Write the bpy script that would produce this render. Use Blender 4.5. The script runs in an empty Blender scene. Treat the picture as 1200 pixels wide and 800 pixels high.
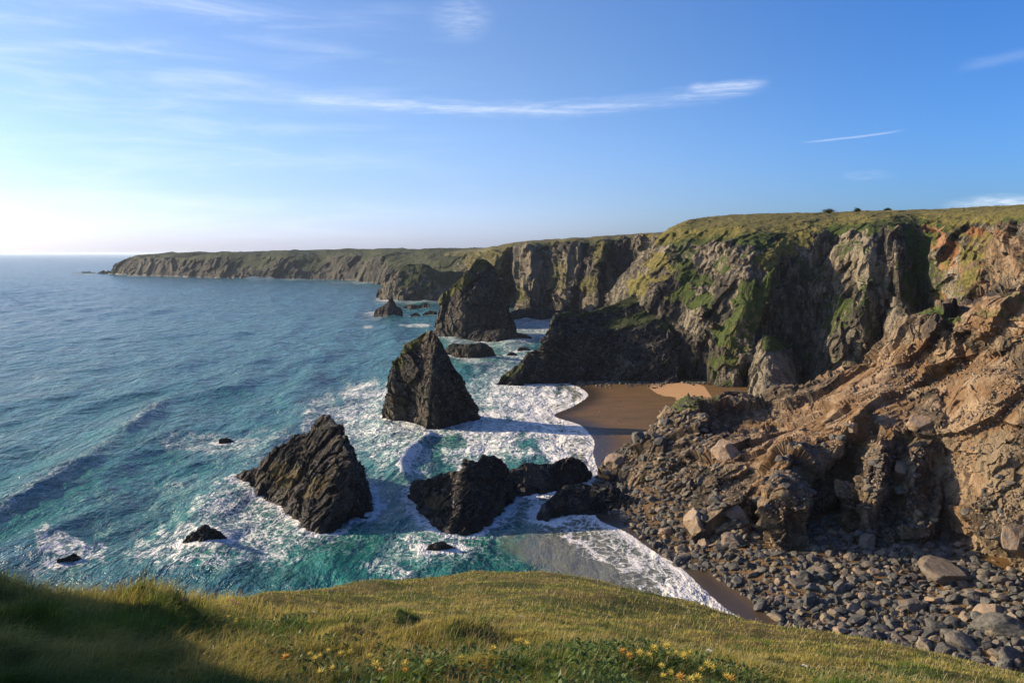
import bpy, math, time
import numpy as np
from mathutils import Vector
from mathutils.bvhtree import BVHTree

T0 = time.time()
C = bpy.context.scene
COL = C.collection
F = 1039.0          # focal length in photo pixels (1200 wide)
H = 50.0            # eye height above the sea
HY = 297.0          # horizon row
R = math.radians

# ------------------------------------------------------------------ camera
cam_data = bpy.data.cameras.new("camera")
cam_data.sensor_width = 36.0
cam_data.lens = F / 1200.0 * 36.0
cam_data.shift_y = -(400.0 - HY) / 1200.0
cam_data.clip_start = 0.1
cam_data.clip_end = 400000.0
cam = bpy.data.objects.new("camera", cam_data)
cam.location = (0, 0, H)
cam.rotation_euler = (R(90), 0, 0)
COL.objects.link(cam)
C.camera = cam

# ------------------------------------------------------------------ sun + sky
SUN_AZ = -75.0      # degrees from +Y (view direction), negative = left
SUN_EL = 20.0
sd = Vector((math.sin(R(SUN_AZ)) * math.cos(R(SUN_EL)), math.cos(R(SUN_AZ)) * math.cos(R(SUN_EL)), math.sin(R(SUN_EL))))
sun_data = bpy.data.lights.new("sun", 'SUN')
sun_data.energy = 5.0
sun_data.angle = R(0.5)
sun_data.color = (1.0, 0.80, 0.54)
sun = bpy.data.objects.new("sun", sun_data)
sun.rotation_euler = (-sd).to_track_quat('-Z', 'Y').to_euler()
sun.location = (-200, 40, 120)
COL.objects.link(sun)

C.view_settings.view_transform = 'Standard'
C.view_settings.look = 'None'
C.view_settings.exposure = 0.75
C.view_settings.gamma = 1.0
C.view_settings.use_curve_mapping = False
C.cycles.max_bounces = 6
C.cycles.diffuse_bounces = 2
C.cycles.glossy_bounces = 3
C.cycles.transmission_bounces = 3
C.cycles.volume_bounces = 1
C.cycles.use_denoising = True
C.cycles.sample_clamp_indirect = 4.0

class NT:
    """small helper to write node trees"""
    def __init__(s, tree):
        s.t = tree; s.n = tree.nodes; s.l = tree.links
    def node(s, typ, **kw):
        n = s.n.new(typ)
        for k, v in kw.items(): setattr(n, k, v)
        return n
    def put(s, sock, v):
        if hasattr(v, 'is_output') or isinstance(v, bpy.types.NodeSocket): s.l.new(v, sock)
        else:
            if isinstance(v, (tuple, list)) and sock.type == 'RGBA' and len(v) == 3: v = (*v, 1)
            sock.default_value = v
    def math(s, op, a, b=None, c=None, clamp=False):
        n = s.node('ShaderNodeMath', operation=op, use_clamp=clamp)
        s.put(n.inputs[0], a)
        if b is not None: s.put(n.inputs[1], b)
        if c is not None: s.put(n.inputs[2], c)
        return n.outputs[0]
    def mix(s, f, a, b, blend='MIX'):
        n = s.node('ShaderNodeMix', data_type='RGBA', blend_type=blend, clamp_factor=True)
        s.put(n.inputs[0], f); s.put(n.inputs[6], a); s.put(n.inputs[7], b)
        return n.outputs[2]
    def fmix(s, f, a, b):
        n = s.node('ShaderNodeMix', data_type='FLOAT', clamp_factor=True)
        s.put(n.inputs[0], f); s.put(n.inputs[2], a); s.put(n.inputs[3], b)
        return n.outputs[0]
    def ss(s, v, a, b, o0=0.0, o1=1.0):
        n = s.node('ShaderNodeMapRange', interpolation_type='SMOOTHSTEP', clamp=True)
        s.put(n.inputs[0], v); s.put(n.inputs[1], a); s.put(n.inputs[2], b); s.put(n.inputs[3], o0); s.put(n.inputs[4], o1)
        return n.outputs[0]
    def attr(s, name):
        return s.node('ShaderNodeAttribute', attribute_name=name)
    def noise(s, vec, scale, detail=4, rough=0.55, dist=0.0, out=0, typ='FBM'):
        n = s.node('ShaderNodeTexNoise', noise_dimensions='3D', noise_type=typ)
        if vec is not None: s.put(n.inputs['Vector'], vec)
        s.put(n.inputs['Scale'], scale); s.put(n.inputs['Detail'], detail); s.put(n.inputs['Roughness'], rough); s.put(n.inputs['Distortion'], dist)
        return n.outputs[out]
    def voro(s, vec, scale, feature='F1', out=0, rnd=1.0):
        n = s.node('ShaderNodeTexVoronoi', feature=feature)
        s.put(n.inputs['Vector'], vec); s.put(n.inputs['Scale'], scale); s.put(n.inputs['Randomness'], rnd)
        return n.outputs[out]
    def mapv(s, vec, scale=(1, 1, 1), rot=(0, 0, 0), loc=(0, 0, 0)):
        n = s.node('ShaderNodeMapping')
        s.put(n.inputs['Vector'], vec)
        n.inputs['Scale'].default_value = scale; n.inputs['Rotation'].default_value = rot; n.inputs['Location'].default_value = loc
        return n.outputs[0]
    def bump(s, h, strength, dist, normal=None):
        n = s.node('ShaderNodeBump')
        s.put(n.inputs['Strength'], strength); s.put(n.inputs['Distance'], dist); s.put(n.inputs['Height'], h)
        if normal is not None: s.put(n.inputs['Normal'], normal)
        return n.outputs[0]
    def vadd(s, a, b, op='ADD'):
        n = s.node('ShaderNodeVectorMath', operation=op)
        s.put(n.inputs[0], a); s.put(n.inputs[1], b)
        return n.outputs[0]

world = bpy.data.worlds.new("World")
C.world = world
world.use_nodes = True
w = NT(world.node_tree); w.n.clear()
sky = w.node('ShaderNodeTexSky', sky_type='NISHITA')
sky.sun_disc = False
sky.sun_elevation = R(SUN_EL)
sky.sun_rotation = R(SUN_AZ)
sky.altitude = 0.0
sky.air_density = 1.0
sky.dust_density = 1.2
sky.ozone_density = 2.0
# thin clouds by world direction: azimuth and elevation in degrees
tc = w.node('ShaderNodeTexCoord')
sep = w.node('ShaderNodeSeparateXYZ'); w.l.new(tc.outputs['Generated'], sep.inputs[0])
az = w.math('MULTIPLY', w.math('ARCTAN2', sep.outputs[0], sep.outputs[1]), 57.2958)
el = w.math('MULTIPLY', w.math('ARCSINE', sep.outputs[2]), 57.2958)
cmb = w.node('ShaderNodeCombineXYZ'); w.put(cmb.inputs[0], w.math('MULTIPLY', az, 0.06)); w.put(cmb.inputs[1], w.math('MULTIPLY', el, 0.22))
cv = cmb.outputs[0]
def pdir(px, py):
    x, y, z = (px - 600) / F, 1.0, (HY - py) / F
    return math.degrees(math.atan2(x, y)), math.degrees(math.asin(z / math.sqrt(x * x + y * y + z * z)))
def streak(pts, width, soft_ends=2.0, wob=0.6):
    """soft band of cloud along a polyline of directions; returns a 0..1 socket"""
    fc = w.node('ShaderNodeFloatCurve')
    a = [pdir(*p) for p in pts]
    a0, a1 = a[0][0], a[-1][0]
    t = w.math('DIVIDE', w.math('SUBTRACT', az, a0), a1 - a0)
    cu = fc.mapping.curves[0]
    es = [q[1] for q in a]
    for i, q in enumerate(a[1:-1]): cu.points.new((q[0] - a0) / (a1 - a0), q[1] / 30.0)
    cu.points[0].location = (0, es[0] / 30.0); cu.points[len(a) - 1].location = (1, es[-1] / 30.0)
    for i, q in enumerate(a): cu.points[i].location = ((q[0] - a0) / (a1 - a0), q[1] / 30.0)
    fc.mapping.update()
    w.put(fc.inputs[1], t)
    ec = w.math('MULTIPLY', fc.outputs[0], 30.0)
    n = w.noise(w.mapv(cv, (8, 8, 1)), 1.0, 3, 0.6)
    ec = w.math('ADD', ec, w.math('MULTIPLY', w.math('SUBTRACT', n, 0.5), wob))
    d = w.math('ABSOLUTE', w.math('SUBTRACT', el, ec))
    m = w.ss(d, 0.0, width, 1.0, 0.0)
    m = w.math('MULTIPLY', m, w.ss(w.math('SUBTRACT', az, a0), 0.0, soft_ends))
    m = w.math('MULTIPLY', m, w.ss(w.math('SUBTRACT', a1, az), 0.0, soft_ends))
    return m
def puff(px, py, ra, re):
    a, e = pdir(px, py)
    da = w.math('DIVIDE', w.math('SUBTRACT', az, a), ra); de = w.math('DIVIDE', w.math('SUBTRACT', el, e), re)
    return w.ss(w.math('SQRT', w.math('ADD', w.math('MULTIPLY', da, da), w.math('MULTIPLY', de, de))), 0.15, 1.0, 1.0, 0.0)
fine = w.math('MULTIPLY', w.ss(w.noise(w.mapv(cv, (5, 18, 1), (0, 0, -0.12)), 1.0, 8, 0.7, 0.7), 0.36, 0.72), w.ss(w.noise(w.mapv(cv, (2.5, 3, 1)), 1.0, 2, 0.5), 0.25, 0.6, 0.35, 1.0))
fine2 = w.ss(w.noise(w.mapv(cv, (14, 20, 1), (0, 0, 0.3)), 1.0, 6, 0.6, 0.3), 0.3, 0.75)
s1 = w.math('MULTIPLY', streak([(335, 122), (450, 122), (560, 128), (650, 128), (760, 119), (910, 97)], 0.75, 2.5, 0.7), w.fmix(fine, 0.12, 0.75))
s1b = w.math('MULTIPLY', streak([(345, 116), (440, 121), (560, 129), (690, 129)], 0.30, 1.0, 0.4), w.fmix(fine2, 0.1, 0.6))
s1c = w.math('MULTIPLY', streak([(800, 104), (860, 100), (905, 97)], 0.38, 1.2, 0.3), w.fmix(fine2, 0.2, 0.8))
s2 = w.math('MULTIPLY', streak([(930, 168), (1000, 161), (1070, 151)], 0.10, 2.0, 0.08), 0.45)
s3 = w.math('MULTIPLY', streak([(1110, 84), (1160, 72), (1240, 58)], 0.5, 2.0, 0.4), 0.15)
p1 = w.math('MULTIPLY', puff(540, 22, 2.6, 1.8), w.fmix(fine2, 0.1, 0.42))
p2 = w.math('MULTIPLY', puff(1175, 240, 3.6, 0.75), w.fmix(fine2, 0.3, 1.2))
p3 = w.math('MULTIPLY', puff(1015, 206, 2.0, 0.5), w.fmix(fine2, 0.0, 0.2))
# broad veil of cirrus on the left
veil = w.ss(w.noise(w.mapv(cv, (1.6, 3.2, 1), (0, 0, -0.25), (3.1, 0.4, 0)), 1.0, 7, 0.6, 0.5), 0.40, 0.85)
vm = w.math('MULTIPLY', veil, w.ss(az, 2.0, -22.0))
vm = w.math('MULTIPLY', vm, 0.75)
def combine(ms):
    o = None
    for m in ms:
        inv = w.math('SUBTRACT', 1.0, m, clamp=True)
        o = inv if o is None else w.math('MULTIPLY', o, inv)
    return w.math('SUBTRACT', 1.0, o, clamp=True)
cl = combine([s1, s1b, s1c, s2, s3, p1, p2, p3, vm])
SKY_SAT = w.node('ShaderNodeHueSaturation'); SKY_SAT.inputs['Saturation'].default_value = 1.06; SKY_SAT.inputs['Value'].default_value = 1.0
low = w.ss(el, 13.0, -2.0)
gain = w.mix(low, (0.88, 1.0, 1.34), (0.96, 1.17, 2.0))
band = w.ss(el, 4.5, 0.0)
gain = w.mix(w.math('MULTIPLY', band, w.ss(az, 20.0, -5.0)), gain, (1.25, 1.50, 2.7))
gain = w.mix(w.ss(az, -5.0, 30.0, 0.0, 0.8), gain, w.mix(0.7, gain, (0.20, 0.64, 1.42)))
gsky = w.mix(1.0, sky.outputs[0], gain, 'MULTIPLY')
w.l.new(gsky, SKY_SAT.inputs['Color'])
skyc = w.mix(w.math('MULTIPLY', cl, 0.5), SKY_SAT.outputs[0], (8.2, 8.5, 9.2))
bg = w.node('ShaderNodeBackground'); w.l.new(skyc, bg.inputs[0]); bg.inputs[1].default_value = 0.084
wo = w.node('ShaderNodeOutputWorld'); w.l.new(bg.outputs[0], wo.inputs[0])

# ------------------------------------------------------------------ numpy noise
def _h(x, y, z, s):
    M = np.uint32
    h = (x.astype(np.int32).view(M) * M(374761393)) ^ (y.astype(np.int32).view(M) * M(668265263)) ^ (z.astype(np.int32).view(M) * M(2147483647)) ^ M((s * 974711 + 1013) & 0xffffffff)
    h ^= h >> M(13); h *= M(1274126177); h ^= h >> M(16); h *= M(2246822519); h ^= h >> M(15)
    return h
def _u(h): return (h & np.uint32(0xffff)).astype(np.float32) * np.float32(1 / 65535.0)
np.seterr(over='ignore')
def perlin(p, s=0):
    p = np.asarray(p, np.float32)
    i = np.floor(p).astype(np.int32); f = p - i; u = f * f * f * (f * (f * 6 - 15) + 10)
    out = np.zeros(p.shape[0], np.float32)
    for dx in (0, 1):
        wx = u[:, 0] if dx else 1 - u[:, 0]
        for dy in (0, 1):
            wy = wx * (u[:, 1] if dy else 1 - u[:, 1])
            for dz in (0, 1):
                h = _h(i[:, 0] + dx, i[:, 1] + dy, i[:, 2] + dz, s)
                gx = _u(h) * 2 - 1; gy = _u(h >> np.uint32(8)) * 2 - 1; gz = _u(h >> np.uint32(16)) * 2 - 1
                d = gx * (f[:, 0] - dx) + gy * (f[:, 1] - dy) + gz * (f[:, 2] - dz)
                out += d * wy * (u[:, 2] if dz else 1 - u[:, 2])
    return out * 1.5
def fbm(p, o=4, s=0, g=0.5):
    r = 0; a = 1.0; p = np.asarray(p, np.float32)
    for k in range(o): r = r + a * perlin(p, s + k); p = p * 2.03 + 7.1; a *= g
    return r
def ridged(p, o=4, s=0, g=0.5):
    r = 0; a = 1.0; p = np.asarray(p, np.float32)
    for k in range(o): r = r + a * (1 - 2 * np.abs(perlin(p, s + k))); p = p * 2.03 + 7.1; a *= g
    return r / 2
def facet(p, s=0, tilt=0.8):
    """Voronoi cells, each a tilted plane with its own offset: broken, blocky rock"""
    p = np.asarray(p, np.float32)
    i = np.floor(p).astype(np.int32)
    best = np.full(p.shape[0], 9.0, np.float32); val = np.zeros(p.shape[0], np.float32)
    for dx in (-1, 0, 1):
        for dy in (-1, 0, 1):
            for dz in (-1, 0, 1):
                cx, cy, cz = i[:, 0] + dx, i[:, 1] + dy, i[:, 2] + dz
                h = _h(cx, cy, cz, s); h2 = _h(cx, cy, cz, s + 77)
                ax = p[:, 0] - cx - _u(h); ay = p[:, 1] - cy - _u(h >> np.uint32(8)); azz = p[:, 2] - cz - _u(h >> np.uint32(16))
                d = ax * ax + ay * ay + azz * azz
                m = d < best
                v = ((_u(h2) - .5) * ax + (_u(h2 >> np.uint32(8)) - .5) * ay + (_u(h2 >> np.uint32(16)) - .5) * azz) * 2 * tilt + (_u(h2 * np.uint32(7)) - 0.5)
                best = np.where(m, d, best); val = np.where(m, v, val)
    return val
def sstep(x, a, b):
    t = np.clip((x - a) / (b - a), 0, 1); return t * t * (3 - 2 * t)

# ------------------------------------------------------------------ mapping
def W(px, py, Y): return ((px - 600) / F * Y, Y, H - (py - HY) / F * Y)
def S(px, py, z=0.0):
    Y = (H - z) * F / (py - HY); return ((px - 600) / F * Y, Y, z)
def topx(P):
    Y = np.maximum(P[..., 1], 1.0)
    return 600 + F * P[..., 0] / Y, HY + F * (H - P[..., 2]) / Y

# ------------------------------------------------------------------ meshes
MATS = {}
def new_obj(name, me, mat=None, parent=None, label=None, cat=None, group=None, kind=None):
    o = bpy.data.objects.new(name, me); COL.objects.link(o)
    if mat is not None and me is not None and len(me.materials) == 0: me.materials.append(mat)
    if parent is not None: o.parent = parent
    tag(o, label, cat, group, kind)
    return o
def tag(o, label=None, cat=None, group=None, kind=None):
    if label: o['label'] = label
    if cat: o['category'] = cat
    if group: o['group'] = group
    if kind: o['kind'] = kind
def mesh_np(name, V, faces, attrs=None, smooth=True, colors=None):
    """faces: (n,3) or (n,4) int array, or list of such"""
    if not isinstance(faces, list): faces = [faces]
    me = bpy.data.meshes.new(name)
    V = np.ascontiguousarray(V, np.float32)
    me.vertices.add(len(V)); me.vertices.foreach_set('co', V.ravel())
    nl = sum(f.size for f in faces); npoly = sum(len(f) for f in faces)
    me.loops.add(nl); me.loops.foreach_set('vertex_index', np.concatenate([f.ravel() for f in faces]).astype(np.int32))
    me.polygons.add(npoly)
    tot = np.concatenate([np.full(len(f), f.shape[1], np.int32) for f in faces])
    st = np.concatenate([[0], np.cumsum(tot)[:-1]]).astype(np.int32)
    me.polygons.foreach_set('loop_start', st)
    me.polygons.foreach_set('use_smooth', np.full(npoly, smooth, bool))
    me.update(calc_edges=True); me.validate()
    for k, a in (attrs or {}).items():
        at = me.attributes.new(k, 'FLOAT', 'POINT'); at.data.foreach_set('value', np.ascontiguousarray(a, np.float32))
    for k, a in (colors or {}).items():
        at = me.attributes.new(k, 'FLOAT_COLOR', 'POINT'); a4 = np.ones((len(V), 4), np.float32); a4[:, :3] = a; at.data.foreach_set('color', a4.ravel())
    return me
def grid_faces(nu, nv, flip=False):
    a = np.arange(nu * nv).reshape(nu, nv)
    f = np.stack([a[:-1, :-1], a[1:, :-1], a[1:, 1:], a[:-1, 1:]], -1).reshape(-1, 4)
    return f[:, ::-1].copy() if flip else f
def herm(K, t):
    """monotone cubic through K [n,...] at parameters t in 0..n-1"""
    K = np.asarray(K, np.float64); n = len(K)
    d = np.diff(K, axis=0)
    m = np.zeros_like(K)
    if n > 2:
        a, b = d[:-1], d[1:]
        m[1:-1] = np.where(a * b > 0, 2 * a * b / (a + b + 1e-12 * np.sign(a + b) + (a + b == 0)), 0)
    m[0] = d[0]; m[-1] = d[-1]
    i = np.clip(np.floor(t).astype(int), 0, n - 2); f = (t - i).reshape((-1,) + (1,) * (K.ndim - 1))
    h00 = 2 * f**3 - 3 * f**2 + 1; h10 = f**3 - 2 * f**2 + f; h01 = -2 * f**3 + 3 * f**2; h11 = f**3 - f**2
    return h00 * K[i] + h10 * m[i] + h01 * K[i + 1] + h11 * m[i + 1]
def spread(lens, n):
    """n parameters over len(lens) segments, density by segment length"""
    lens = np.maximum(np.asarray(lens, float), 1e-3); c = np.concatenate([[0], np.cumsum(lens)])
    return np.interp(np.linspace(0, c[-1], n), c, np.arange(len(c)))
def grid_normals(G):
    du = np.gradient(G, axis=0); dv = np.gradient(G, axis=1)
    n = np.cross(du, dv); L = np.linalg.norm(n, axis=-1, keepdims=True)
    return n / np.maximum(L, 1e-9)
def blur(A, k):
    for ax in (0, 1):
        for _ in range(k):
            B = A.copy()
            s1 = [slice(None)] * A.ndim; s2 = [slice(None)] * A.ndim; s3 = [slice(None)] * A.ndim
            s1[ax] = slice(1, -1); s2[ax] = slice(0, -2); s3[ax] = slice(2, None)
            B[tuple(s1)] = (A[tuple(s1)] * 2 + A[tuple(s2)] + A[tuple(s3)]) / 4
            A = B
    return A
def rotm(rx, ry, rz):
    from mathutils import Euler
    return np.array(Euler((R(rx), R(ry), R(rz))).to_matrix(), np.float32)
def blobs(P, L, wob=0.35, seed=5):
    """soft irregular patches: (px,py,rx,ry,value[,angle])"""
    px, py = topx(P); px = px.astype(np.float32); py = py.astype(np.float32)
    out = np.zeros(px.shape, np.float32)
    q = np.stack([px / 22, py / 22, 0 * px], -1).reshape(-1, 3)
    n = fbm(q, 4, seed).reshape(px.shape) * wob
    for b in L:
        cx, cy, rx, ry, v = b[:5]; an = R(b[5]) if len(b) > 5 else 0
        dx, dy = px - cx, py - cy
        a = (dx * math.cos(an) + dy * math.sin(an)) / rx; c = (-dx * math.sin(an) + dy * math.cos(an)) / ry
        d = np.sqrt(a * a + c * c) + n
        m = 1 - sstep(d, 0.65, 1.15)
        out = np.maximum(out, m * v) if v > 0 else out * (1 - m)
    return out

def rockify(G, macro=(0, 30), med=(1.0, 7), fine=(0.3, 2), strata=None, seed=1, veg=None, side=1.0, rot=(0, 0, 0), stretch=(1, 1, 0.45), keep=None):
    """displace a grid along its normals: buttresses, broken facets, strata"""
    nu, nv, _ = G.shape
    Rm = rotm(*rot)
    st = np.array(stretch, np.float32)
    def co(G, sc, stv=st):
        return (G.reshape(-1, 3).astype(np.float32) @ Rm.T) * stv / sc
    keep_ = 1.0 if keep is None else keep[..., None]
    if macro[0]:
        N = blur(grid_normals(G), 3) * side
        n = ridged(co(G, macro[1]), 3, seed).reshape(nu, nv, 1); n = n - n.mean()
        G = G + N * n * macro[0] * keep_
    vegm = 0 if veg is None else veg(G)
    k = (1 - 0.85 * np.asarray(vegm))[..., None] if veg is not None else 1.0
    N = blur(grid_normals(G), 4) * side
    c0 = co(G, med[1]); warp = fbm(c0 * 1.3, 2, seed + 9)[:, None] * 0.35
    n = facet(c0 + warp, seed + 3, 1.0).reshape(nu, nv, 1)
    n2 = ridged(c0 * 0.8, 4, seed + 20).reshape(nu, nv, 1); n2 = n2 - n2.mean(); n = n - n.mean()
    G = G + N * (n * 0.9 + n2 * 0.6) * med[0] * k * keep_
    if strata:
        amp, sc, axis = strata
        ax = np.array(axis, np.float32); ax /= np.linalg.norm(ax)
        P = G.reshape(-1, 3).astype(np.float32)
        q = P @ ax / sc + fbm(P / (sc * 6), 3, seed + 31) * 1.6
        q3 = np.stack([q, P[:, 0] / sc / 7, P[:, 2] / sc / 7], -1)
        s = ridged(q3, 2, seed + 40).reshape(nu, nv, 1); s = s - s.mean()
        N = blur(grid_normals(G), 2) * side
        G = G + N * s * amp * k * keep_
    N = blur(grid_normals(G), 2) * side
    c1 = co(G, fine[1]); 
    n = facet(c1 + fbm(c1, 2, seed + 55)[:, None] * 0.3, seed + 50, 1.1).reshape(nu, nv, 1)
    n2 = fbm(c1 * 1.7, 3, seed + 60).reshape(nu, nv, 1)
    G = G + N * (n + 0.5 * n2) * fine[0] * (0.25 + 0.75 * k if veg is not None else 1.0) * keep_
    return G, vegm

def rockify2(G, macro, levels, strata, seed, rot, stretch, keep=None, veg=None, warp=0.12):
    """angular rock: nested tilted facets along a dip direction, then bedding ledges"""
    nu, nv, _ = G.shape; Rm = rotm(*rot); st = np.array(stretch, np.float32)
    kp = np.ones((nu, nv)) if keep is None else keep
    if macro[0]:
        N = blur(grid_normals(G), 4); n = ridged((G.reshape(-1, 3).astype(np.float32) @ Rm.T) * st / macro[1], 3, seed).reshape(nu, nv); n -= n.mean()
        G = G + N * (n * macro[0] * kp)[..., None]
    vm = veg(G) if veg is not None else 0.0
    N = blur(grid_normals(G), 6)
    base = G.reshape(-1, 3).astype(np.float32)
    for k, (amp, sc, tilt, kk) in enumerate(levels):
        c = (base @ Rm.T) * st / sc
        c = c + np.stack([perlin(c * 1.1, seed + 90 + k), perlin(c * 1.1 + 31, seed + 90 + k), perlin(c * 1.1 + 57, seed + 90 + k)], -1) * warp * 2
        n = facet(c, seed + 7 * k, tilt).reshape(nu, nv); n -= n.mean()
        w_ = 1 - kk * (1 - kp)
        G = G + N * (n * amp * w_ * (1 - 0.8 * vm))[..., None]
    if strata:
        amp, sc, axis = strata; ax = np.array(axis, np.float32); ax /= np.linalg.norm(ax)
        P = G.reshape(-1, 3).astype(np.float32)
        q = P @ ax / sc + fbm(P / (sc * 7), 2, seed + 31) * 1.2
        saw = (q - np.floor(q)); cellv = _u(_h(np.floor(q).astype(np.int32), np.zeros(len(q), np.int32), np.zeros(len(q), np.int32), seed))
        h = (saw ** 1.5 - 0.4) * (0.4 + cellv) * sstep(fbm(P / (sc * 3), 2, seed + 33), -0.35, 0.25)
        N = blur(grid_normals(G), 3)
        G = G + N * (h.reshape(nu, nv) * amp * (1 - 0.8 * vm) * (0.4 + 0.6 * kp))[..., None]
    N = blur(grid_normals(G), 1)
    G = G + N * (fbm(G.reshape(-1, 3).astype(np.float32) * 1.6 / levels[-1][1], 3, seed + 60).reshape(nu, nv) * 0.25 * levels[-1][0])[..., None]
    return G, vm

def loft(secs, nu, nv, back=None):
    """secs: list of sections of (px,py,Y) control points -> grid [nu,nv,3]"""
    P = np.array([[W(*p) for p in s] for s in secs], np.float64)
    px = np.array([[[p[0], p[1]] for p in s] for s in secs], float)
    lu = np.linalg.norm(np.diff(px, axis=0), axis=-1).max(axis=1)
    lv = np.linalg.norm(np.diff(px, axis=1), axis=-1).max(axis=0)
    tu = spread(lu, nu); tv = spread(lv, nv)
    G = herm(P, tu)
    G = np.swapaxes(herm(np.swapaxes(G, 0, 1), tv), 0, 1)
    return G, tu, tv

def ridge(crest, foot, nu=300, nv=220, s=0.35, z0=-2.5, p=0.75, kb=1.3, cap=True):
    """rock with a crest line drawn through space. crest: (px,py[,Y]); foot: (px,py) of the near waterline."""
    crest = list(crest); n = len(crest)
    fx = np.interp(np.linspace(0, 1, n), np.linspace(0, 1, len(foot)), [q[0] for q in foot])
    fy = np.interp(np.linspace(0, 1, n), np.linspace(0, 1, len(foot)), [q[1] for q in foot])
    cs, fs = [], []
    for i, c in enumerate(crest):
        Ft = np.array(S(fx[i], fy[i], 0))
        if len(c) > 2: Yc = c[2]
        else: Yc = (Ft[1] + s * H) / (1 + s * (c[1] - HY) / F)
        cs.append(W(c[0], c[1], Yc)); fs.append(Ft)
    cs = np.array(cs); fs = np.array(fs)
    tu = spread(np.linalg.norm(np.diff(np.array([c[:2] for c in crest], float), axis=0), axis=1), nu)
    Cg, Fg = herm(cs, tu), herm(fs, tu)
    if cap:   # close both ends down into the water
        e = sstep(np.linspace(0, 1, nu), 0, 0.03) * sstep(np.linspace(1, 0, nu), 0, 0.03)
        mid = Cg.copy(); mid[:, 2] = z0
        Cg = mid + (Cg - mid) * e[:, None] ** 0.5
        Fg = mid + (Fg - mid) * (0.1 + 0.9 * e[:, None] ** 0.5)
    G = np.zeros((nu, nv, 3)); nf = int(nv * 0.66)
    for j in range(nv):
        if j <= nf:
            t = j / nf; xy = Fg[:, :2] * (1 - t) + Cg[:, :2] * t; z = z0 + (Cg[:, 2] - z0) * t ** p
            if z0 < 0:
                pass
        else:
            t = (j - nf) / (nv - 1 - nf); D = Cg[:, :2] - Fg[:, :2]
            L = np.linalg.norm(D, axis=1, keepdims=True); Dn = np.maximum(L, 1.5) * D / np.maximum(L, 1e-6)
            xy = Cg[:, :2] + Dn * kb * t; z = z0 + (Cg[:, 2] - z0) * (1 - t) ** p
        G[:, j, :2] = xy; G[:, j, 2] = z
    return G

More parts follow.
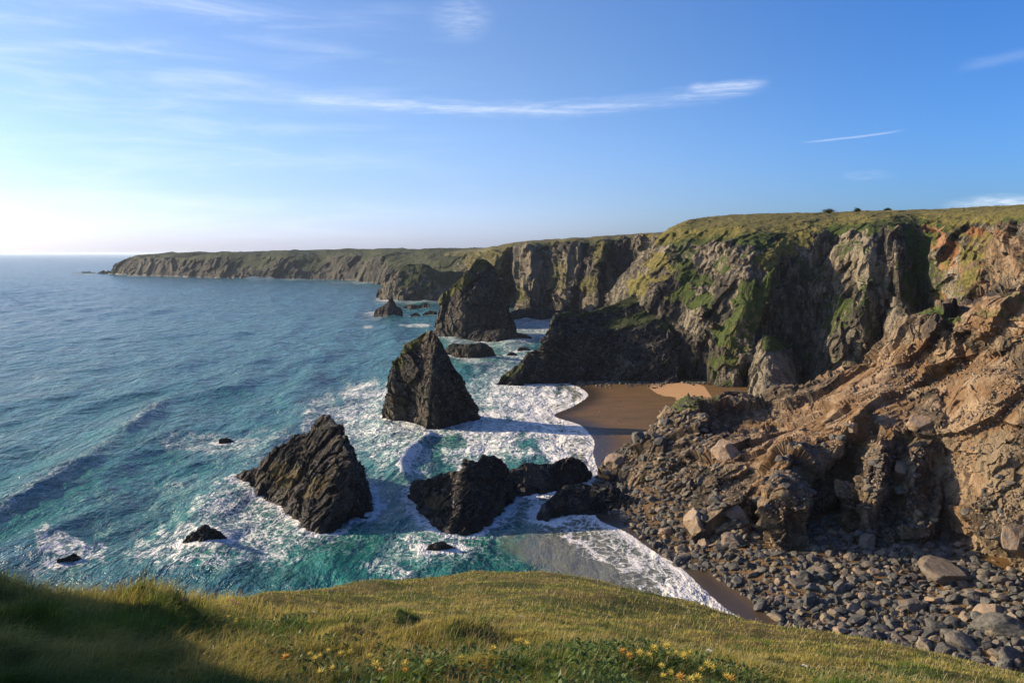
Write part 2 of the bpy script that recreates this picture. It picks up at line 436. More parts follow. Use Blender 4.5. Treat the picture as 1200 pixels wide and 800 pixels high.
# ------------------------------------------------------------------ materials
def rock_mat(name, dark, mid, pale, earth=(0.33, 0.16, 0.065), veg_a=(0.05, 0.085, 0.018), veg_b=(0.16, 0.14, 0.035), sc=1.0, bump=0.6, wet=2.5, stretch=(1, 1, 0.35), rot=(0, 0, 0), rough=0.85, vein=0.0):
    m = bpy.data.materials.new(name); m.use_nodes = True
    t = NT(m.node_tree); t.n.clear()
    geo = t.node('ShaderNodeNewGeometry'); pos = geo.outputs['Position']
    v = t.mapv(pos, stretch, rot)
    n1 = t.noise(v, 0.07 * sc, 6, 0.62, 0.6)
    n2 = t.noise(v, 0.45 * sc, 6, 0.65, 0.8)
    n3 = t.noise(pos, 2.2 * sc, 5, 0.65)
    n4 = t.noise(pos, 0.13 * sc, 4, 0.6)
    a = t.math('ADD', t.math('MULTIPLY', n1, 0.55), t.math('MULTIPLY', n2, 0.45))
    c = t.mix(t.ss(a, 0.38, 0.56), dark, mid)
    c = t.mix(t.ss(t.math('ADD', a, t.math('MULTIPLY', n3, 0.25)), 0.6, 0.76), c, pale)
    ea = t.attr('earth').outputs['Fac']
    em = t.ss(t.math('ADD', ea, t.math('MULTIPLY', t.math('SUBTRACT', n2, 0.5), 1.3)), 0.3, 0.7)
    e2 = t.mix(t.ss(n3, 0.35, 0.65), earth, tuple(x * 0.55 for x in earth))
    e2 = t.mix(t.ss(n4, 0.45, 0.6), e2, tuple(min(1, x * y) for x, y in zip(earth, (1.15, 1.35, 1.7))))
    c = t.mix(em, c, e2)
    pa = t.attr('pale').outputs['Fac']
    pm = t.ss(t.math('ADD', pa, t.math('MULTIPLY', t.math('SUBTRACT', n2, 0.5), 1.5)), 0.35, 0.75)
    c = t.mix(pm, c, t.mix(t.ss(n3, 0.35, 0.65), pale, tuple(x * 0.6 for x in pale)))
    if vein:
        vn = t.math('ABSOLUTE', t.math('SUBTRACT', t.noise(v, 0.25 * sc, 3, 0.5, 1.5), 0.5))
        c = t.mix(t.math('MULTIPLY', t.ss(vn, 0.012, 0.003), vein), c, (0.42, 0.4, 0.36))
    c = t.mix(t.ss(n3, 0.62, 0.42, 0.0, 0.5), c, t.mix(0.5, c, (0.02, 0.02, 0.02)))
    # dark band wetted by the sea
    z = t.node('ShaderNodeSeparateXYZ'); t.l.new(pos, z.inputs[0])
    zw = t.math('ADD', z.outputs[2], t.math('MULTIPLY', t.math('SUBTRACT', n1, 0.5), 6.0))
    wm = t.ss(zw, wet * 1.4, wet * 0.5)
    c = t.mix(t.math('MULTIPLY', wm, 0.7), c, (0.018, 0.017, 0.015))
    # vegetation
    va = t.attr('veg').outputs['Fac']
    vmk = t.ss(t.math('ADD', va, t.math('MULTIPLY', t.math('SUBTRACT', n3, 0.5), 0.9)), 0.38, 0.62)
    dry = t.attr('dry').outputs['Fac']
    vc = t.mix(t.ss(t.math('ADD', dry, t.math('MULTIPLY', t.math('SUBTRACT', n2, 0.5), 1.4)), 0.3, 0.8), veg_a, veg_b)
    vc = t.mix(t.ss(t.noise(pos, 0.9 * sc, 4, 0.7), 0.55, 0.4), vc, t.mix(0.6, vc, (0.015, 0.025, 0.008)))
    c = t.mix(vmk, c, vc)
    b = t.node('ShaderNodeBsdfPrincipled')
    t.put(b.inputs['Base Color'], c)
    t.put(b.inputs['Roughness'], t.fmix(t.math('MULTIPLY', wm, 1.0), rough, 0.42))
    b.inputs['Specular IOR Level'].default_value = 0.25
    hv = t.math('ADD', t.math('MULTIPLY', n2, 1.0), t.math('MULTIPLY', t.noise(v, 1.4 * sc, 8, 0.7, 0.5), 0.6))
    bn = t.bump(hv, bump, 1.4 / sc)
    hv2 = t.noise(pos, 4.0 * sc, 5, 0.7)
    bn = t.bump(hv2, bump * 0.7, 0.35 / sc, bn)
    t.l.new(bn, b.inputs['Normal'])
    o = t.node('ShaderNodeOutputMaterial'); t.l.new(b.outputs[0], o.inputs[0])
    return m

M_near = rock_mat('cliff_earth_rock', (0.045, 0.038, 0.029), (0.15, 0.108, 0.066), (0.32, 0.245, 0.15), earth=(0.31, 0.19, 0.092), sc=1.3, bump=0.7, wet=0.6, stretch=(1.2, 1, 0.5), rot=(0, R(-50), 0))
M_main = rock_mat('cliff_slate', (0.026, 0.025, 0.02), (0.11, 0.096, 0.066), (0.34, 0.29, 0.20), sc=0.8, bump=0.8, wet=1.0, veg_a=(0.06, 0.085, 0.016), veg_b=(0.18, 0.155, 0.04))
M_far = rock_mat('far_cliff_slate', (0.024, 0.024, 0.02), (0.07, 0.064, 0.048), (0.27, 0.23, 0.155), sc=0.45, bump=0.8, wet=2.0, veg_a=(0.045, 0.06, 0.017), veg_b=(0.14, 0.122, 0.04))
M_head = rock_mat('headland_turf_rock', (0.02, 0.021, 0.017), (0.045, 0.044, 0.033), (0.12, 0.11, 0.075), sc=0.3, bump=0.8, wet=2.0, veg_a=(0.04, 0.052, 0.017), veg_b=(0.09, 0.085, 0.03))
M_stack = rock_mat('wet_dark_slate', (0.009, 0.0085, 0.007), (0.024, 0.021, 0.016), (0.11, 0.088, 0.058), earth=(0.13, 0.085, 0.025), veg_a=(0.04, 0.055, 0.014), veg_b=(0.13, 0.115, 0.03), sc=1.3, bump=0.8, wet=1.6, stretch=(1, 1, 1), vein=0.5)
M_boulder = None

EXTRA_FEET = []
def feet_from(G, z=0.0):
    """points where a grid meets the sea, for foam"""
    a = G[..., 2]
    m = np.abs(a) < 0.35
    P = G[m][:, :2]
    if len(P) > 400: P = P[np.random.RandomState(1).choice(len(P), 400, replace=False)]
    EXTRA_FEET.append(P)

LAND = {}
def add_rock(name, G, mat, label, cat, attrs=None, group=None, kind=None, foam=True, side_flip=False):
    nu, nv, _ = G.shape
    A = {k: np.asarray(v).ravel() for k, v in (attrs or {}).items()}
    me = mesh_np(name, G.reshape(-1, 3), grid_faces(nu, nv, side_flip), A, False)
    o = new_obj(name, me, mat, None, label, cat, group, kind)
    if foam: feet_from(G)
    LAND[name + str(len(LAND))] = o
    return o

def up_veg(G, lo=0.55, hi=0.8, seed=3, sc=12.0, zmin=8):
    N = blur(grid_normals(G), 5); nz = np.abs(N[..., 2])
    n = fbm(G.reshape(-1, 3).astype(np.float32) / sc, 3, seed).reshape(nz.shape)
    return sstep(nz + n * 0.22, lo, hi) * sstep(G[..., 2], zmin, zmin + 6)

# ------------------------------------------------------------------ haze over the sea
def haze_box():
    x0, x1, y0, y1, z0, z1 = -240000, 170000, -400, 118000, -52, 90
    V = [(x, y, z) for x in (x0, x1) for y in (y0, y1) for z in (z0, z1)]
    Fq = np.array([(0, 1, 3, 2), (4, 6, 7, 5), (0, 4, 5, 1), (2, 3, 7, 6), (0, 2, 6, 4), (1, 5, 7, 3)])
    m = bpy.data.materials.new('haze_air'); m.use_nodes = True; t = NT(m.node_tree); t.n.clear()
    v = t.node('ShaderNodeVolumePrincipled'); v.inputs['Color'].default_value = (0.78, 0.89, 1.0, 1); v.inputs['Density'].default_value = HAZE; v.inputs['Anisotropy'].default_value = 0.3
    o = t.node('ShaderNodeOutputMaterial'); t.l.new(v.outputs[0], o.inputs['Volume'])
    new_obj('haze', mesh_np('haze', np.array(V, float), Fq, None, False), m, kind='stuff')
HAZE = 0.00003
haze_box()

# ================================================================== FAR HEADLAND
def sec3(foot, edge, top, Yf, de, dt, bdist=400, mid=None):
    Ye, Yt = Yf + de, Yf + dt
    fm = ((foot[0] * .55 + edge[0] * .45), foot[1] * .5 + edge[1] * .5, Yf + de * 0.35)
    z_top = H - (top[1] - HY) / F * Yt
    Yb = Yt + bdist; pyb = HY + (H - z_top + 3) * F / Yb
    return [(foot[0], foot[1] + 1.0, Yf - 4), fm, (edge[0], edge[1], Ye), (top[0], top[1], Yt), (top[0], pyb, Yb)]
def yf(py): return H * F / (py - HY)
fh = []
for ft, ed, tp, de, dt in [
    ((126, 321.3), (127, 319), (130, 318.5), 8, 16), ((133, 321.5), (137, 309), (143, 306), 10, 40), ((150, 322), (155, 304), (160, 301), 25, 110),
    ((175, 323), (178, 301.5), (182, 298.2), 35, 160), ((205, 324), (205, 300.5), (207, 296.3), 45, 200), ((235, 325), (236, 301), (237, 296.2), 60, 250),
    ((270, 325.6), (270, 300), (270, 295.2), 40, 240), ((305, 326.2), (305, 301), (305, 294.6), 75, 280), ((340, 326.7), (340, 299.5), (340, 294.2), 45, 260),
    ((372, 327.2), (372, 300.5), (372, 293.5), 80, 280), ((400, 328), (402, 299.5), (402, 292.8), 50, 260), ((425, 330), (428, 302), (428, 292.6), 60, 300),
    ((445, 333), (452, 303), (455, 292.2), 45, 280), ((470, 335), (480, 304), (480, 292.2), 90, 330), ((500, 337.5), (505, 305), (505, 292), 70, 330),
    ((530, 339), (535, 303), (540, 291.6), 80, 330), ((575, 341), (580, 300), (585, 291.6), 60, 330)]:
    fh.append(sec3(ft, ed, tp, yf(ft[1]), de, dt))
G, tu, tv = loft(fh, 760, 150)
keep = np.ones(G.shape[:2]) * sstep(tv, 4.0, 3.2)[None, :] * (0.25 + 0.75 * sstep(tv, 3.1, 2.6))[None, :]
G, vg = rockify(G, (12, 130), (7, 42), (2.2, 14), None, 11, lambda g: up_veg(g, 0.62, 0.85, 4, 60, 12), 1.0, (0, 0, 0), (1, 1, 0.5), keep)
add_rock('far_headland', G, M_head, None, None, dict(veg=np.maximum(vg, sstep(tv, 2.0, 2.35)[None, :] + 0 * vg), dry=0.4 + 0 * vg), kind='structure')

# mid promontories
def ridge_thing(name, crest, foot, label, cat='sea rock', mat=None, nu=220, nv=160, s=0.35, p=0.75, kb=1.3, med=(1, 6), fine=(0.35, 2), macro=(0, 30), strata=None, seed=1, rot=(0, 0, 0), stretch=(1, 1, 0.7), veg=None, dry=0.2, group=None, kind=None, z0=-2.5, earth=None, pale=None, cap=True, vegb=None, ang=None):
    G = ridge(crest, foot, nu, nv, s, z0, p, kb, cap)
    vf = None
    if veg: vf = lambda g: up_veg(g, veg[0], veg[1], seed, veg[2], veg[3])
    if ang: G, vg = rockify2(G, macro, ang, strata, seed, rot, stretch, None, vf)
    else: G, vg = rockify(G, macro, med, fine, strata, seed, vf, 1.0, rot, stretch)
    A = dict(veg=vg if veg else np.zeros(G.shape[:2]), dry=np.full(G.shape[:2], dry))
    if vegb: A['veg'] = np.maximum(A['veg'], blobs(G, vegb, 0.6))
    A['earth'] = blobs(G, earth) if earth else np.zeros(G.shape[:2])
    A['pale'] = blobs(G, pale) if pale else np.zeros(G.shape[:2])
    return add_rock(name, G, mat or M_stack, label, cat, A, group, kind)

ridge_thing('headland', [(449, 348), (452, 336), (458, 323), (467, 314), (480, 309.5), (494, 308.5), (508, 313), (525, 318), (545, 318)], [(446, 350.5), (470, 352), (512, 352), (545, 350)],
            None, None, M_far, 260, 170, 0.9, 0.6, 2.6, (5, 30), (1.8, 10), (5, 60), None, 21, veg=(0.5, 0.72, 40, 10), dry=0.25, kind='structure')
ridge_thing('headland', [(546, 332, 600), (553, 322, 630), (561, 313, 660), (568, 309, 690), (575, 316, 712), (581, 335, 728), (588, 354, 738)], [(546, 384), (570, 376), (590, 368)],
            None, None, M_far, 260, 200, 0.5, 0.75, 0.9, (4, 30), (1.8, 10), (3, 40), (1.2, 5, (-0.6, 0.2, 0.7)), 27, ang=[(4.0, 20, .9, 0), (2.0, 9, 1, 0), (0.8, 4, 1, 0)], rot=(0, -20, 0), veg=(0.62, 0.85, 40, 30), dry=0.6, kind='structure')
ridge_thing('headland', [(508, 340), (510, 326), (518, 321), (530, 320), (545, 319), (565, 316)], [(507, 347.5), (530, 348), (560, 348)],
            None, None, M_far, 160, 140, 0.6, 0.6, 3.0, (4, 30), (1.6, 10), (2, 60), None, 23, veg=(0.55, 0.8, 40, 20), dry=0.4, kind='structure')

# ================================================================== BACK CLIFF
bc = [
 [(498, 339, 1290), (500, 329, 1300), (506, 318, 1330), (512, 308, 1370), (516, 301, 1410), (520, 293.3, 1520), (520, 296, 1800)],
 [(535, 342, 1150), (537, 330, 1170), (545, 318, 1200), (550, 308, 1230), (555, 300, 1270), (560, 291.8, 1400), (560, 294, 1700)],
 [(560, 362, 830), (564, 345, 835), (569, 328, 845), (573, 312, 860), (577, 298, 900), (580, 289.0, 1050), (580, 293, 1500)],
 [(572, 364, 800), (576, 346, 805), (580, 328, 812), (583, 310, 822), (585, 295, 850), (589, 287.2, 980), (589, 292, 1400)],
 [(590, 362, 850), (592, 346, 855), (594, 328, 858), (595, 309, 858), (597, 292, 858), (600, 285.2, 940), (600, 290, 1300)],
 [(609, 365, 790), (609, 347, 795), (609, 328, 798), (609, 307, 800), (611, 290, 805), (612, 283.9, 890), (612, 290, 1300)],
 [(622, 368, 735), (622, 348, 745), (622, 326, 752), (622, 304, 760), (624, 287.5, 768), (626, 282.6, 850), (626, 288, 1200)],
 [(640, 367, 745), (640, 346, 755), (640, 324, 765), (641, 302, 775), (644, 286.0, 785), (646, 281.3, 850), (646, 287, 1200)],
 [(662, 369, 715), (662, 349, 722), (663, 327, 730), (664, 304, 735), (666, 285.2, 742), (668, 279.7, 810), (668, 286, 1200)],
 [(682, 369, 716), (682, 348, 724), (684, 325, 732), (685, 302, 742), (687, 284, 752), (688, 278.6, 810), (688, 285, 1200)],
 [(700, 371, 672), (700, 350, 680), (700, 328, 690), (702, 306, 705), (706, 286, 730), (708, 277.6, 800), (708, 284, 1200)],
 [(712, 371, 690), (713, 350, 705), (715, 328, 720), (718, 306, 735), (720, 284, 750), (722, 276.8, 800), (722, 284, 1200)],
 [(740, 373, 700), (740, 352, 705), (741, 330, 712), (742, 306, 720), (743, 281.5, 730), (745, 275.2, 790), (745, 283, 1200)],
 [(770, 375, 640), (770, 352, 645), (771, 328, 652), (772, 302, 660), (774, 279, 670), (776, 272.8, 740), (776, 282, 1200)],
 [(850, 380, 560), (850, 355, 565), (850, 330, 570), (850, 303, 575), (850, 277, 580), (850, 269, 640), (850, 280, 1200)]]
G, tu, tv = loft(bc, 620, 260)
G = G[:, :, :]
keep = np.ones(G.shape[:2]) * sstep(tv, 6.0, 5.2)[None, :] * (0.3 + 0.7 * sstep(tv, 4.6, 3.9))[None, :]
G, vg = rockify(G, (9, 40), (5.0, 17), (1.2, 5), (1.3, 6, (0.8, 0.3, 0.35)), 31, lambda g: up_veg(g, 0.66, 0.85, 7, 30, 12), 1.0, (0, 22, 0), (1, 1, 0.6), keep)
vb = blobs(G, [(570, 300, 35, 18, 1, -30), (705, 295, 9, 20, 1, 25), (535, 300, 30, 12, 1), (655, 325, 16, 22, .55), (690, 335, 14, 16, .6), (578, 325, 10, 24, .6), (610, 345, 10, 12, .6)])
pb = blobs(G, [(625, 310, 14, 40, .7, 10), (665, 320, 14, 40, .8, 15), (690, 350, 14, 20, .7), (760, 300, 20, 30, .5), (715, 340, 8, 24, .7)])
vt = sstep(tv, 3.9, 4.3)[None, :]
add_rock('cliff', G, M_far, None, None, dict(veg=np.clip(np.maximum(np.maximum(vg, vb), vt), 0, 1), dry=0.35 + 0.5 * np.maximum(vb, vt), pale=pb), kind='structure')

# ================================================================== MAIN CLIFF
mc = [
 [(700, 398, 560), (706, 372, 555), (716, 352, 550), (730, 326, 545), (752, 304, 540), (775, 283, 540), (790, 273, 570), (790, 282, 900)],
 [(740, 452, 400), (738, 420, 398), (734, 390, 394), (736, 352, 390), (750, 322, 392), (766, 296, 396), (795, 263, 412), (800, 275, 900)],
 [(762, 456, 366), (762, 430, 366), (760, 400, 368), (763, 358, 368), (775, 322, 374), (786, 292, 382), (808, 258.5, 412), (810, 270, 900)],
 [(795, 458, 352), (796, 430, 352), (795, 400, 356), (798, 362, 362), (800, 325, 368), (808, 287, 376), (826, 256, 418), (826, 269, 900)],
 [(822, 463, 338), (824, 432, 340), (826, 400, 343), (830, 362, 350), (833, 330, 360), (838, 290, 366), (850, 253.5, 420), (850, 268, 900)],
 [(842, 468, 324), (852, 435, 326), (862, 405, 328), (872, 368, 332), (876, 334, 340), (872, 290, 352), (880, 252, 420), (880, 267, 900)],
 [(858, 470, 321), (868, 432, 324), (882, 400, 327), (897, 362, 332), (903, 325, 339), (905, 290, 350), (912, 251, 415), (912, 267, 900)],
 [(870, 471, 330), (878, 440, 333), (891, 405, 336), (905, 368, 340), (913, 330, 345), (921, 284, 355), (935, 250.5, 415), (935, 267, 900)],
 [(900, 472, 336), (905, 440, 338), (914, 405, 341), (924, 368, 344), (932, 330, 347), (938, 280, 356), (952, 250, 415), (952, 267, 900)],
 [(940, 474, 338), (942, 440, 339), (948, 405, 341), (957, 368, 344), (966, 325, 347), (970, 276, 356), (980, 249, 412), (980, 267, 900)],
 [(975, 474, 318), (976, 440, 320), (978, 405, 323), (983, 365, 327), (990, 322, 333), (994, 270, 345), (1002, 248.3, 405), (1002, 267, 900)],
 [(1005, 474, 314), (1006, 440, 314), (1009, 405, 315), (1014, 362, 316), (1018, 318, 322), (1020, 268, 336), (1030, 247.6, 400), (1030, 267, 900)],
 [(1030, 472, 322), (1032, 438, 322), (1034, 402, 321), (1036, 361, 322), (1036, 317, 326), (1036, 267, 336), (1042, 247.4, 398), (1042, 267, 900)],
 [(1050, 470, 308), (1050, 435, 308), (1053, 400, 308), (1055, 360, 310), (1052, 315, 316), (1048, 266, 332), (1054, 247.2, 395), (1054, 267, 900)],
 [(1074, 465, 318), (1076, 430, 318), (1078, 395, 319), (1080, 358, 320), (1078, 315, 324), (1076, 266, 338), (1082, 246.8, 395), (1082, 266, 900)],
 [(1095, 455, 312), (1096, 425, 312), (1098, 395, 312), (1098, 358, 312), (1096, 315, 314), (1092, 268, 328), (1098, 246.2, 390), (1100, 266, 900)],
 [(1122, 450, 292), (1122, 418, 292), (1122, 390, 292), (1122, 352, 294), (1120, 312, 298), (1118, 268, 314), (1122, 245, 370), (1125, 265, 900)],
 [(1160, 440, 285), (1160, 410, 285), (1160, 380, 285), (1160, 345, 284), (1160, 308, 284), (1160, 266, 290), (1162, 243, 345), (1165, 264, 900)],
 [(1205, 440, 255), (1205, 410, 255), (1205, 375, 255), (1205, 340, 255), (1205, 303, 255), (1205, 262, 262), (1205, 240.5, 315), (1210, 262, 900)],
 [(1300, 440, 210), (1300, 410, 210), (1300, 375, 210), (1300, 335, 210), (1300, 295, 212), (1300, 255, 220), (1300, 232, 270), (1310, 255, 900)],
 [(1500, 440, 170), (1500, 405, 170), (1500, 365, 170), (1500, 320, 170), (1500, 275, 175), (1500, 232, 185), (1500, 212, 220), (1520, 245, 900)]]
G, tu, tv = loft(mc, 1150, 620)
keep = np.ones(G.shape[:2]) * sstep(tv, 6.9, 6.1)[None, :] * (0.3 + 0.7 * sstep(tv, 5.7, 5.0))[None, :]
GM = [(868, 378, 24, 72, 1, 22), (815, 345, 36, 17, 1, -5), (905, 320, 16, 40, .9, 25), (1030, 330, 30, 30, .55), (800, 300, 16, 30, .5), (840, 420, 14, 40, .6, 15), (905, 408, 17, 15, 1), (1085, 320, 26, 50, 1, -8), (1020, 372, 12, 34, .9, -12), (930, 285, 34, 16, 1, -38), (885, 345, 20, 20, 1),
      (760, 320, 13, 42, .8, 35), (850, 310, 10, 18, .7), (1135, 325, 22, 40, .75, 10), (1145, 285, 30, 12, .6), (980, 368, 22, 28, .7), (950, 320, 20, 30, .6), (1000, 290, 20, 18, .5), (960, 420, 20, 24, .5), (1005, 425, 20, 25, .6), (905, 262, 40, 7, 1, -4)]
G, vg = rockify(G, (5.0, 24), (3.2, 10), (0.8, 3.2), (0.9, 3.2, (0.75, 0.25, 0.45)), 41,
                lambda g: np.clip(np.maximum(up_veg(g, 0.68, 0.85, 7, 20, 14) * 0.8, blobs(g, GM, 0.8)), 0, 1), 1.0, (0, -24, 0), (1, 1, 0.5), keep)
nzf = np.abs(blur(grid_normals(G), 2)[..., 2]); vg = np.clip(vg * (0.30 + 1.5 * nzf), 0, 1)
vt = sstep(tv, 5.0, 5.5)[None, :]
E = blobs(G, [(1095, 272, 18, 26, 1, -25), (1112, 295, 12, 22, .9, 10), (1101, 347, 9, 10, 1), (1140, 272, 14, 8, .8), (1180, 350, 60, 14, .8, -10), (1040, 380, 12, 50, .35), (1060, 268, 30, 9, .4), (1180, 290, 40, 40, .5), (1150, 320, 40, 40, .4)], .7)
Pb = blobs(G, [(1012, 300, 18, 48, .85, -4), (1040, 350, 12, 60, .75, -10), (812, 370, 12, 20, .8), (1180, 300, 34, 32, .45), (835, 300, 26, 30, .5), (985, 330, 12, 22, .6), (1025, 420, 12, 30, .6, -10), (895, 445, 20, 24, .5), (770, 345, 8, 30, .4)])
dry = blobs(G, [(870, 390, 18, 60, .45, 22), (930, 285, 50, 20, 1, -38), (760, 320, 30, 60, .9), (1140, 300, 50, 60, .8)])
add_rock('cliff', G, M_main, None, None, dict(veg=np.clip(np.maximum(vg, vt), 0, 1), dry=np.maximum(dry, vt * 0.85), earth=E * (1 - vt), pale=Pb), kind='structure')
G_main = G

# rounded buttress at the foot of the main cliff
ridge_thing('rock_buttress', [(876, 470, 322), (879, 440, 322), (886, 415, 324), (898, 392, 328), (908, 396, 328), (922, 408, 328), (930, 425, 328), (936, 470, 326)], [(874, 474), (900, 478), (940, 476)],
            'rounded pale grey buttress with a green top at the foot of the big cliff', 'rock', M_main, 260, 240, 0.3, 0.6, 1.5, (1.0, 6), (0.4, 2.2), (0, 1), None, 45, veg=(0.6, 0.8, 10, 12), dry=0.2, z0=-6,
            pale=[(905, 440, 30, 30, .6)])

# dark spur
ridge_thing('rock_spur', [(582, 449, 336), (588, 441, 338), (600, 433, 341), (614, 424, 344), (626, 413, 347), (636, 401, 350), (642, 388, 352), (648, 376, 355), (656, 368, 360), (672, 367, 365), (690, 363, 368), (708, 361, 372), (722, 357, 375), (738, 348, 380), (756, 340, 385), (775, 338, 390), (800, 350, 395)],
            [(580, 450.5), (600, 452), (640, 450), (690, 447), (740, 449), (800, 452)], 'long dark rock spur with a green crest running from the big cliff into the surf', 'rock spur', M_stack, 480, 300,
            0.3, 0.55, 1.2, (2.0, 9), (0.6, 2.8), (2.6, 24), (0.7, 3.0, (-0.5, 0.2, 0.8)), 51, ang=[(1.8, 10, .9, 0), (0.9, 4.0, 1, 0), (0.35, 1.7, 1, 0)], rot=(0, -35, 0), veg=(0.72, 0.92, 14, 16), dry=0.4, vegb=[(700, 364, 50, 4, .9, -8), (600, 437, 22, 5, .6, -30)], pale=[(600, 435, 40, 14, .45, -30), (648, 395, 12, 25, .5)])

# ================================================================== SEA STACKS
ridge_thing('sea_stack', [(511, 392), (513, 372), (517, 352), (523, 342), (534, 332), (545, 323), (553, 311), (560, 303.5), (568, 303), (577, 310), (586, 330), (592, 348), (596, 364), (598, 378), (601, 390)],
            [(510, 393.5), (540, 397), (575, 396), (601, 393)], 'tall ragged sea stack with leaning green shoulder, furthest of the big stacks', 'sea stack', M_stack, 380, 320, 0.32, 0.6, 1.3,
            (3.2, 12), (0.9, 4), (4, 26), (1.0, 5, (0.8, 0.2, 0.5)), 61, ang=[(2.6, 14, .9, 0), (1.3, 6, 1, 0), (0.5, 2.6, 1, 0)], rot=(0, -20, 0), stretch=(1, 1, 0.45), veg=(0.5, 0.72, 18, 20), dry=0.6, vegb=[(537, 335, 26, 6, 1, -40), (562, 310, 10, 10, .8)], pale=[(543, 365, 10, 30, .6, -15), (560, 378, 12, 20, .5), (516, 360, 6, 20, .6)], group='sea stacks in the bay')
ridge_thing('rock_shelf', [(548, 395), (558, 388), (575, 387), (592, 386), (602, 389), (612, 391), (624, 395)], [(545, 398.5), (580, 400), (626, 397)], 'low flat dark rock shelf at the foot of the furthest tall stack', 'rock', None, 200, 100, 0.6, 0.6, 1.5, (0.8, 5), (0.3, 2), (0, 1), None, 63)
ridge_thing('sea_rock', [(538, 419), (540, 404), (552, 402), (566, 402), (572, 405), (575, 418)], [(537, 419), (556, 420.5), (576, 419)], 'flat-topped blocky black rock standing in surf between two tall stacks', 'sea rock', None, 200, 140, 0.35, 0.4, 2.2, (0.8, 4), (0.3, 1.6), (0, 1), None, 65)
ridge_thing('sea_rock', [(524, 416), (526, 404), (533, 402), (541, 404), (544, 415)], [(524, 416), (545, 417)], 'smaller black rock touching the left side of the blocky surf rock', 'sea rock', None, 120, 100, 0.35, 0.45, 2.0, (0.6, 4), (0.25, 1.6), (0, 1), None, 66)
ridge_thing('sea_stack', [(451, 492), (452, 478), (455, 462), (458, 445), (462, 425), (469, 414), (477, 404), (489, 396), (499, 389), (505, 387.5), (511, 391), (517, 401), (524, 413), (531, 428), (539, 441), (546, 456), (552, 465), (557, 475), (558, 486)],
            [(446, 492), (462, 496), (478, 496), (492, 499), (503, 503), (522, 501), (540, 496), (558, 488)], 'big dark pyramid-shaped sea stack with a green upper left edge', 'sea stack', M_stack, 460, 420, 0.30, 0.62, 1.2,
            (1.5, 5.5), (0.42, 1.9), (1.6, 14), (0.55, 2.4, (0.5, 0.1, 0.9)), 71, ang=[(1.1, 6.5, .9, 0), (0.5, 2.6, 1, 0), (0.22, 1.1, 1, 0)], rot=(0, 20, 0), stretch=(1, 1, 0.6), veg=(0.42, 0.66, 8, 12), dry=0.55, vegb=[(482, 403, 26, 7, 1, -38), (462, 420, 10, 14, .6, -50)], pale=[(462, 485, 18, 12, .8), (492, 485, 12, 16, .8, 30), (455, 455, 8, 30, .4)], earth=[(465, 470, 12, 14, .5)], group='sea stacks in the bay')
ridge_thing('sea_stack', [(270, 562), (285, 553), (303, 546), (309, 537), (322, 524), (338, 514), (352, 506), (362, 505), (368, 494), (376, 489), (385, 488), (391, 497), (398, 502), (402, 519), (408, 530), (411, 547), (411, 563), (412, 580), (410, 592), (404, 604)],
            [(270, 563), (290, 576), (310, 586), (330, 592), (345, 602), (352, 618), (368, 627), (386, 626), (402, 612)], 'jagged black sea stack with slanting ridges nearest the left foreground', 'sea stack', M_stack, 480, 460, 0.9, 0.75, 0.9,
            (1.0, 3.8), (0.35, 1.3), (1.0, 9), (0.75, 1.7, (-0.75, -0.3, 0.6)), 81, ang=[(0.9, 5.0, .9, 0), (0.45, 2.0, 1, 0), (0.18, .8, 1, 0)], rot=(0, -40, 0), stretch=(1.4, 1, 0.4), earth=[(335, 555, 22, 22, .75, -30), (368, 572, 22, 12, .6, -40)], pale=[(392, 515, 8, 18, .5), (350, 560, 40, 20, .3, -35)], group='sea stacks in the bay')
ridge_thing('sea_rock', [(213, 637), (221, 627), (230, 622), (240, 615), (250, 619), (261, 625), (268, 633)], [(212, 640), (235, 643), (268, 637)], 'small low black rock awash in foam, left of the jagged stack', 'sea rock', None, 160, 100, 0.5, 0.6, 1.3, (0.45, 1.6), (0.2, 0.7), (0, 1), None, 91)
ridge_thing('sea_rock', [(66, 655), (75, 653), (86, 648), (90, 648)], [(66, 656), (91, 649.5)], 'sliver of dark rock just breaking the foam at far left', 'sea rock', None, 90, 60, 0.5, 0.6, 1.3, (0.2, 1.0), (0.1, 0.5), (0, 1), None, 92)
ridge_thing('sea_rock', [(256, 515), (262, 513.4), (268, 513.2), (271, 514.6)], [(256, 516), (271, 515.4)], 'tiny dark rock in a foam patch beyond the jagged stack', 'sea rock', None, 90, 60, 0.5, 0.6, 1.3, (0.25, 1.2), (0.1, 0.5), (0, 1), None, 93)
# low rocks in the middle
ridge_thing('sea_rock', [(482, 571), (487, 564), (500, 563), (516, 557), (530, 552), (541, 548), (543, 538), (550, 536), (559, 540), (566, 534), (578, 533), (590, 541), (597, 551), (602, 562), (603, 576)],
            [(482, 573), (487, 600), (497, 618), (510, 630), (530, 633), (552, 630), (572, 618), (590, 600), (603, 580)], 'broad humped dark rock with an ochre patch, centre of the near surf', 'sea rock', M_stack, 420, 340, 1.3, 0.95, 0.5,
            (0.9, 3.6), (0.32, 1.2), (0.7, 9), (0.7, 1.5, (-0.5, -0.4, 0.8)), 101, ang=[(0.8, 4.5, .9, 0), (0.4, 1.8, 1, 0), (0.16, .8, 1, 0)], rot=(0, -58, 0), stretch=(1.3, 1, 0.6), earth=[(512, 588, 14, 10, .8, -20)], pale=[(545, 560, 8, 20, .4), (520, 600, 30, 12, .3)])
ridge_thing('sea_rock', [(498, 645), (505, 637), (516, 634), (528, 638), (534, 642)], [(497, 647), (515, 648), (535, 643)], 'small rock just in front of the broad humped rock', 'sea rock', None, 120, 80, 0.5, 0.6, 1.3, (0.35, 1.4), (0.15, 0.7), (0, 1), None, 103)
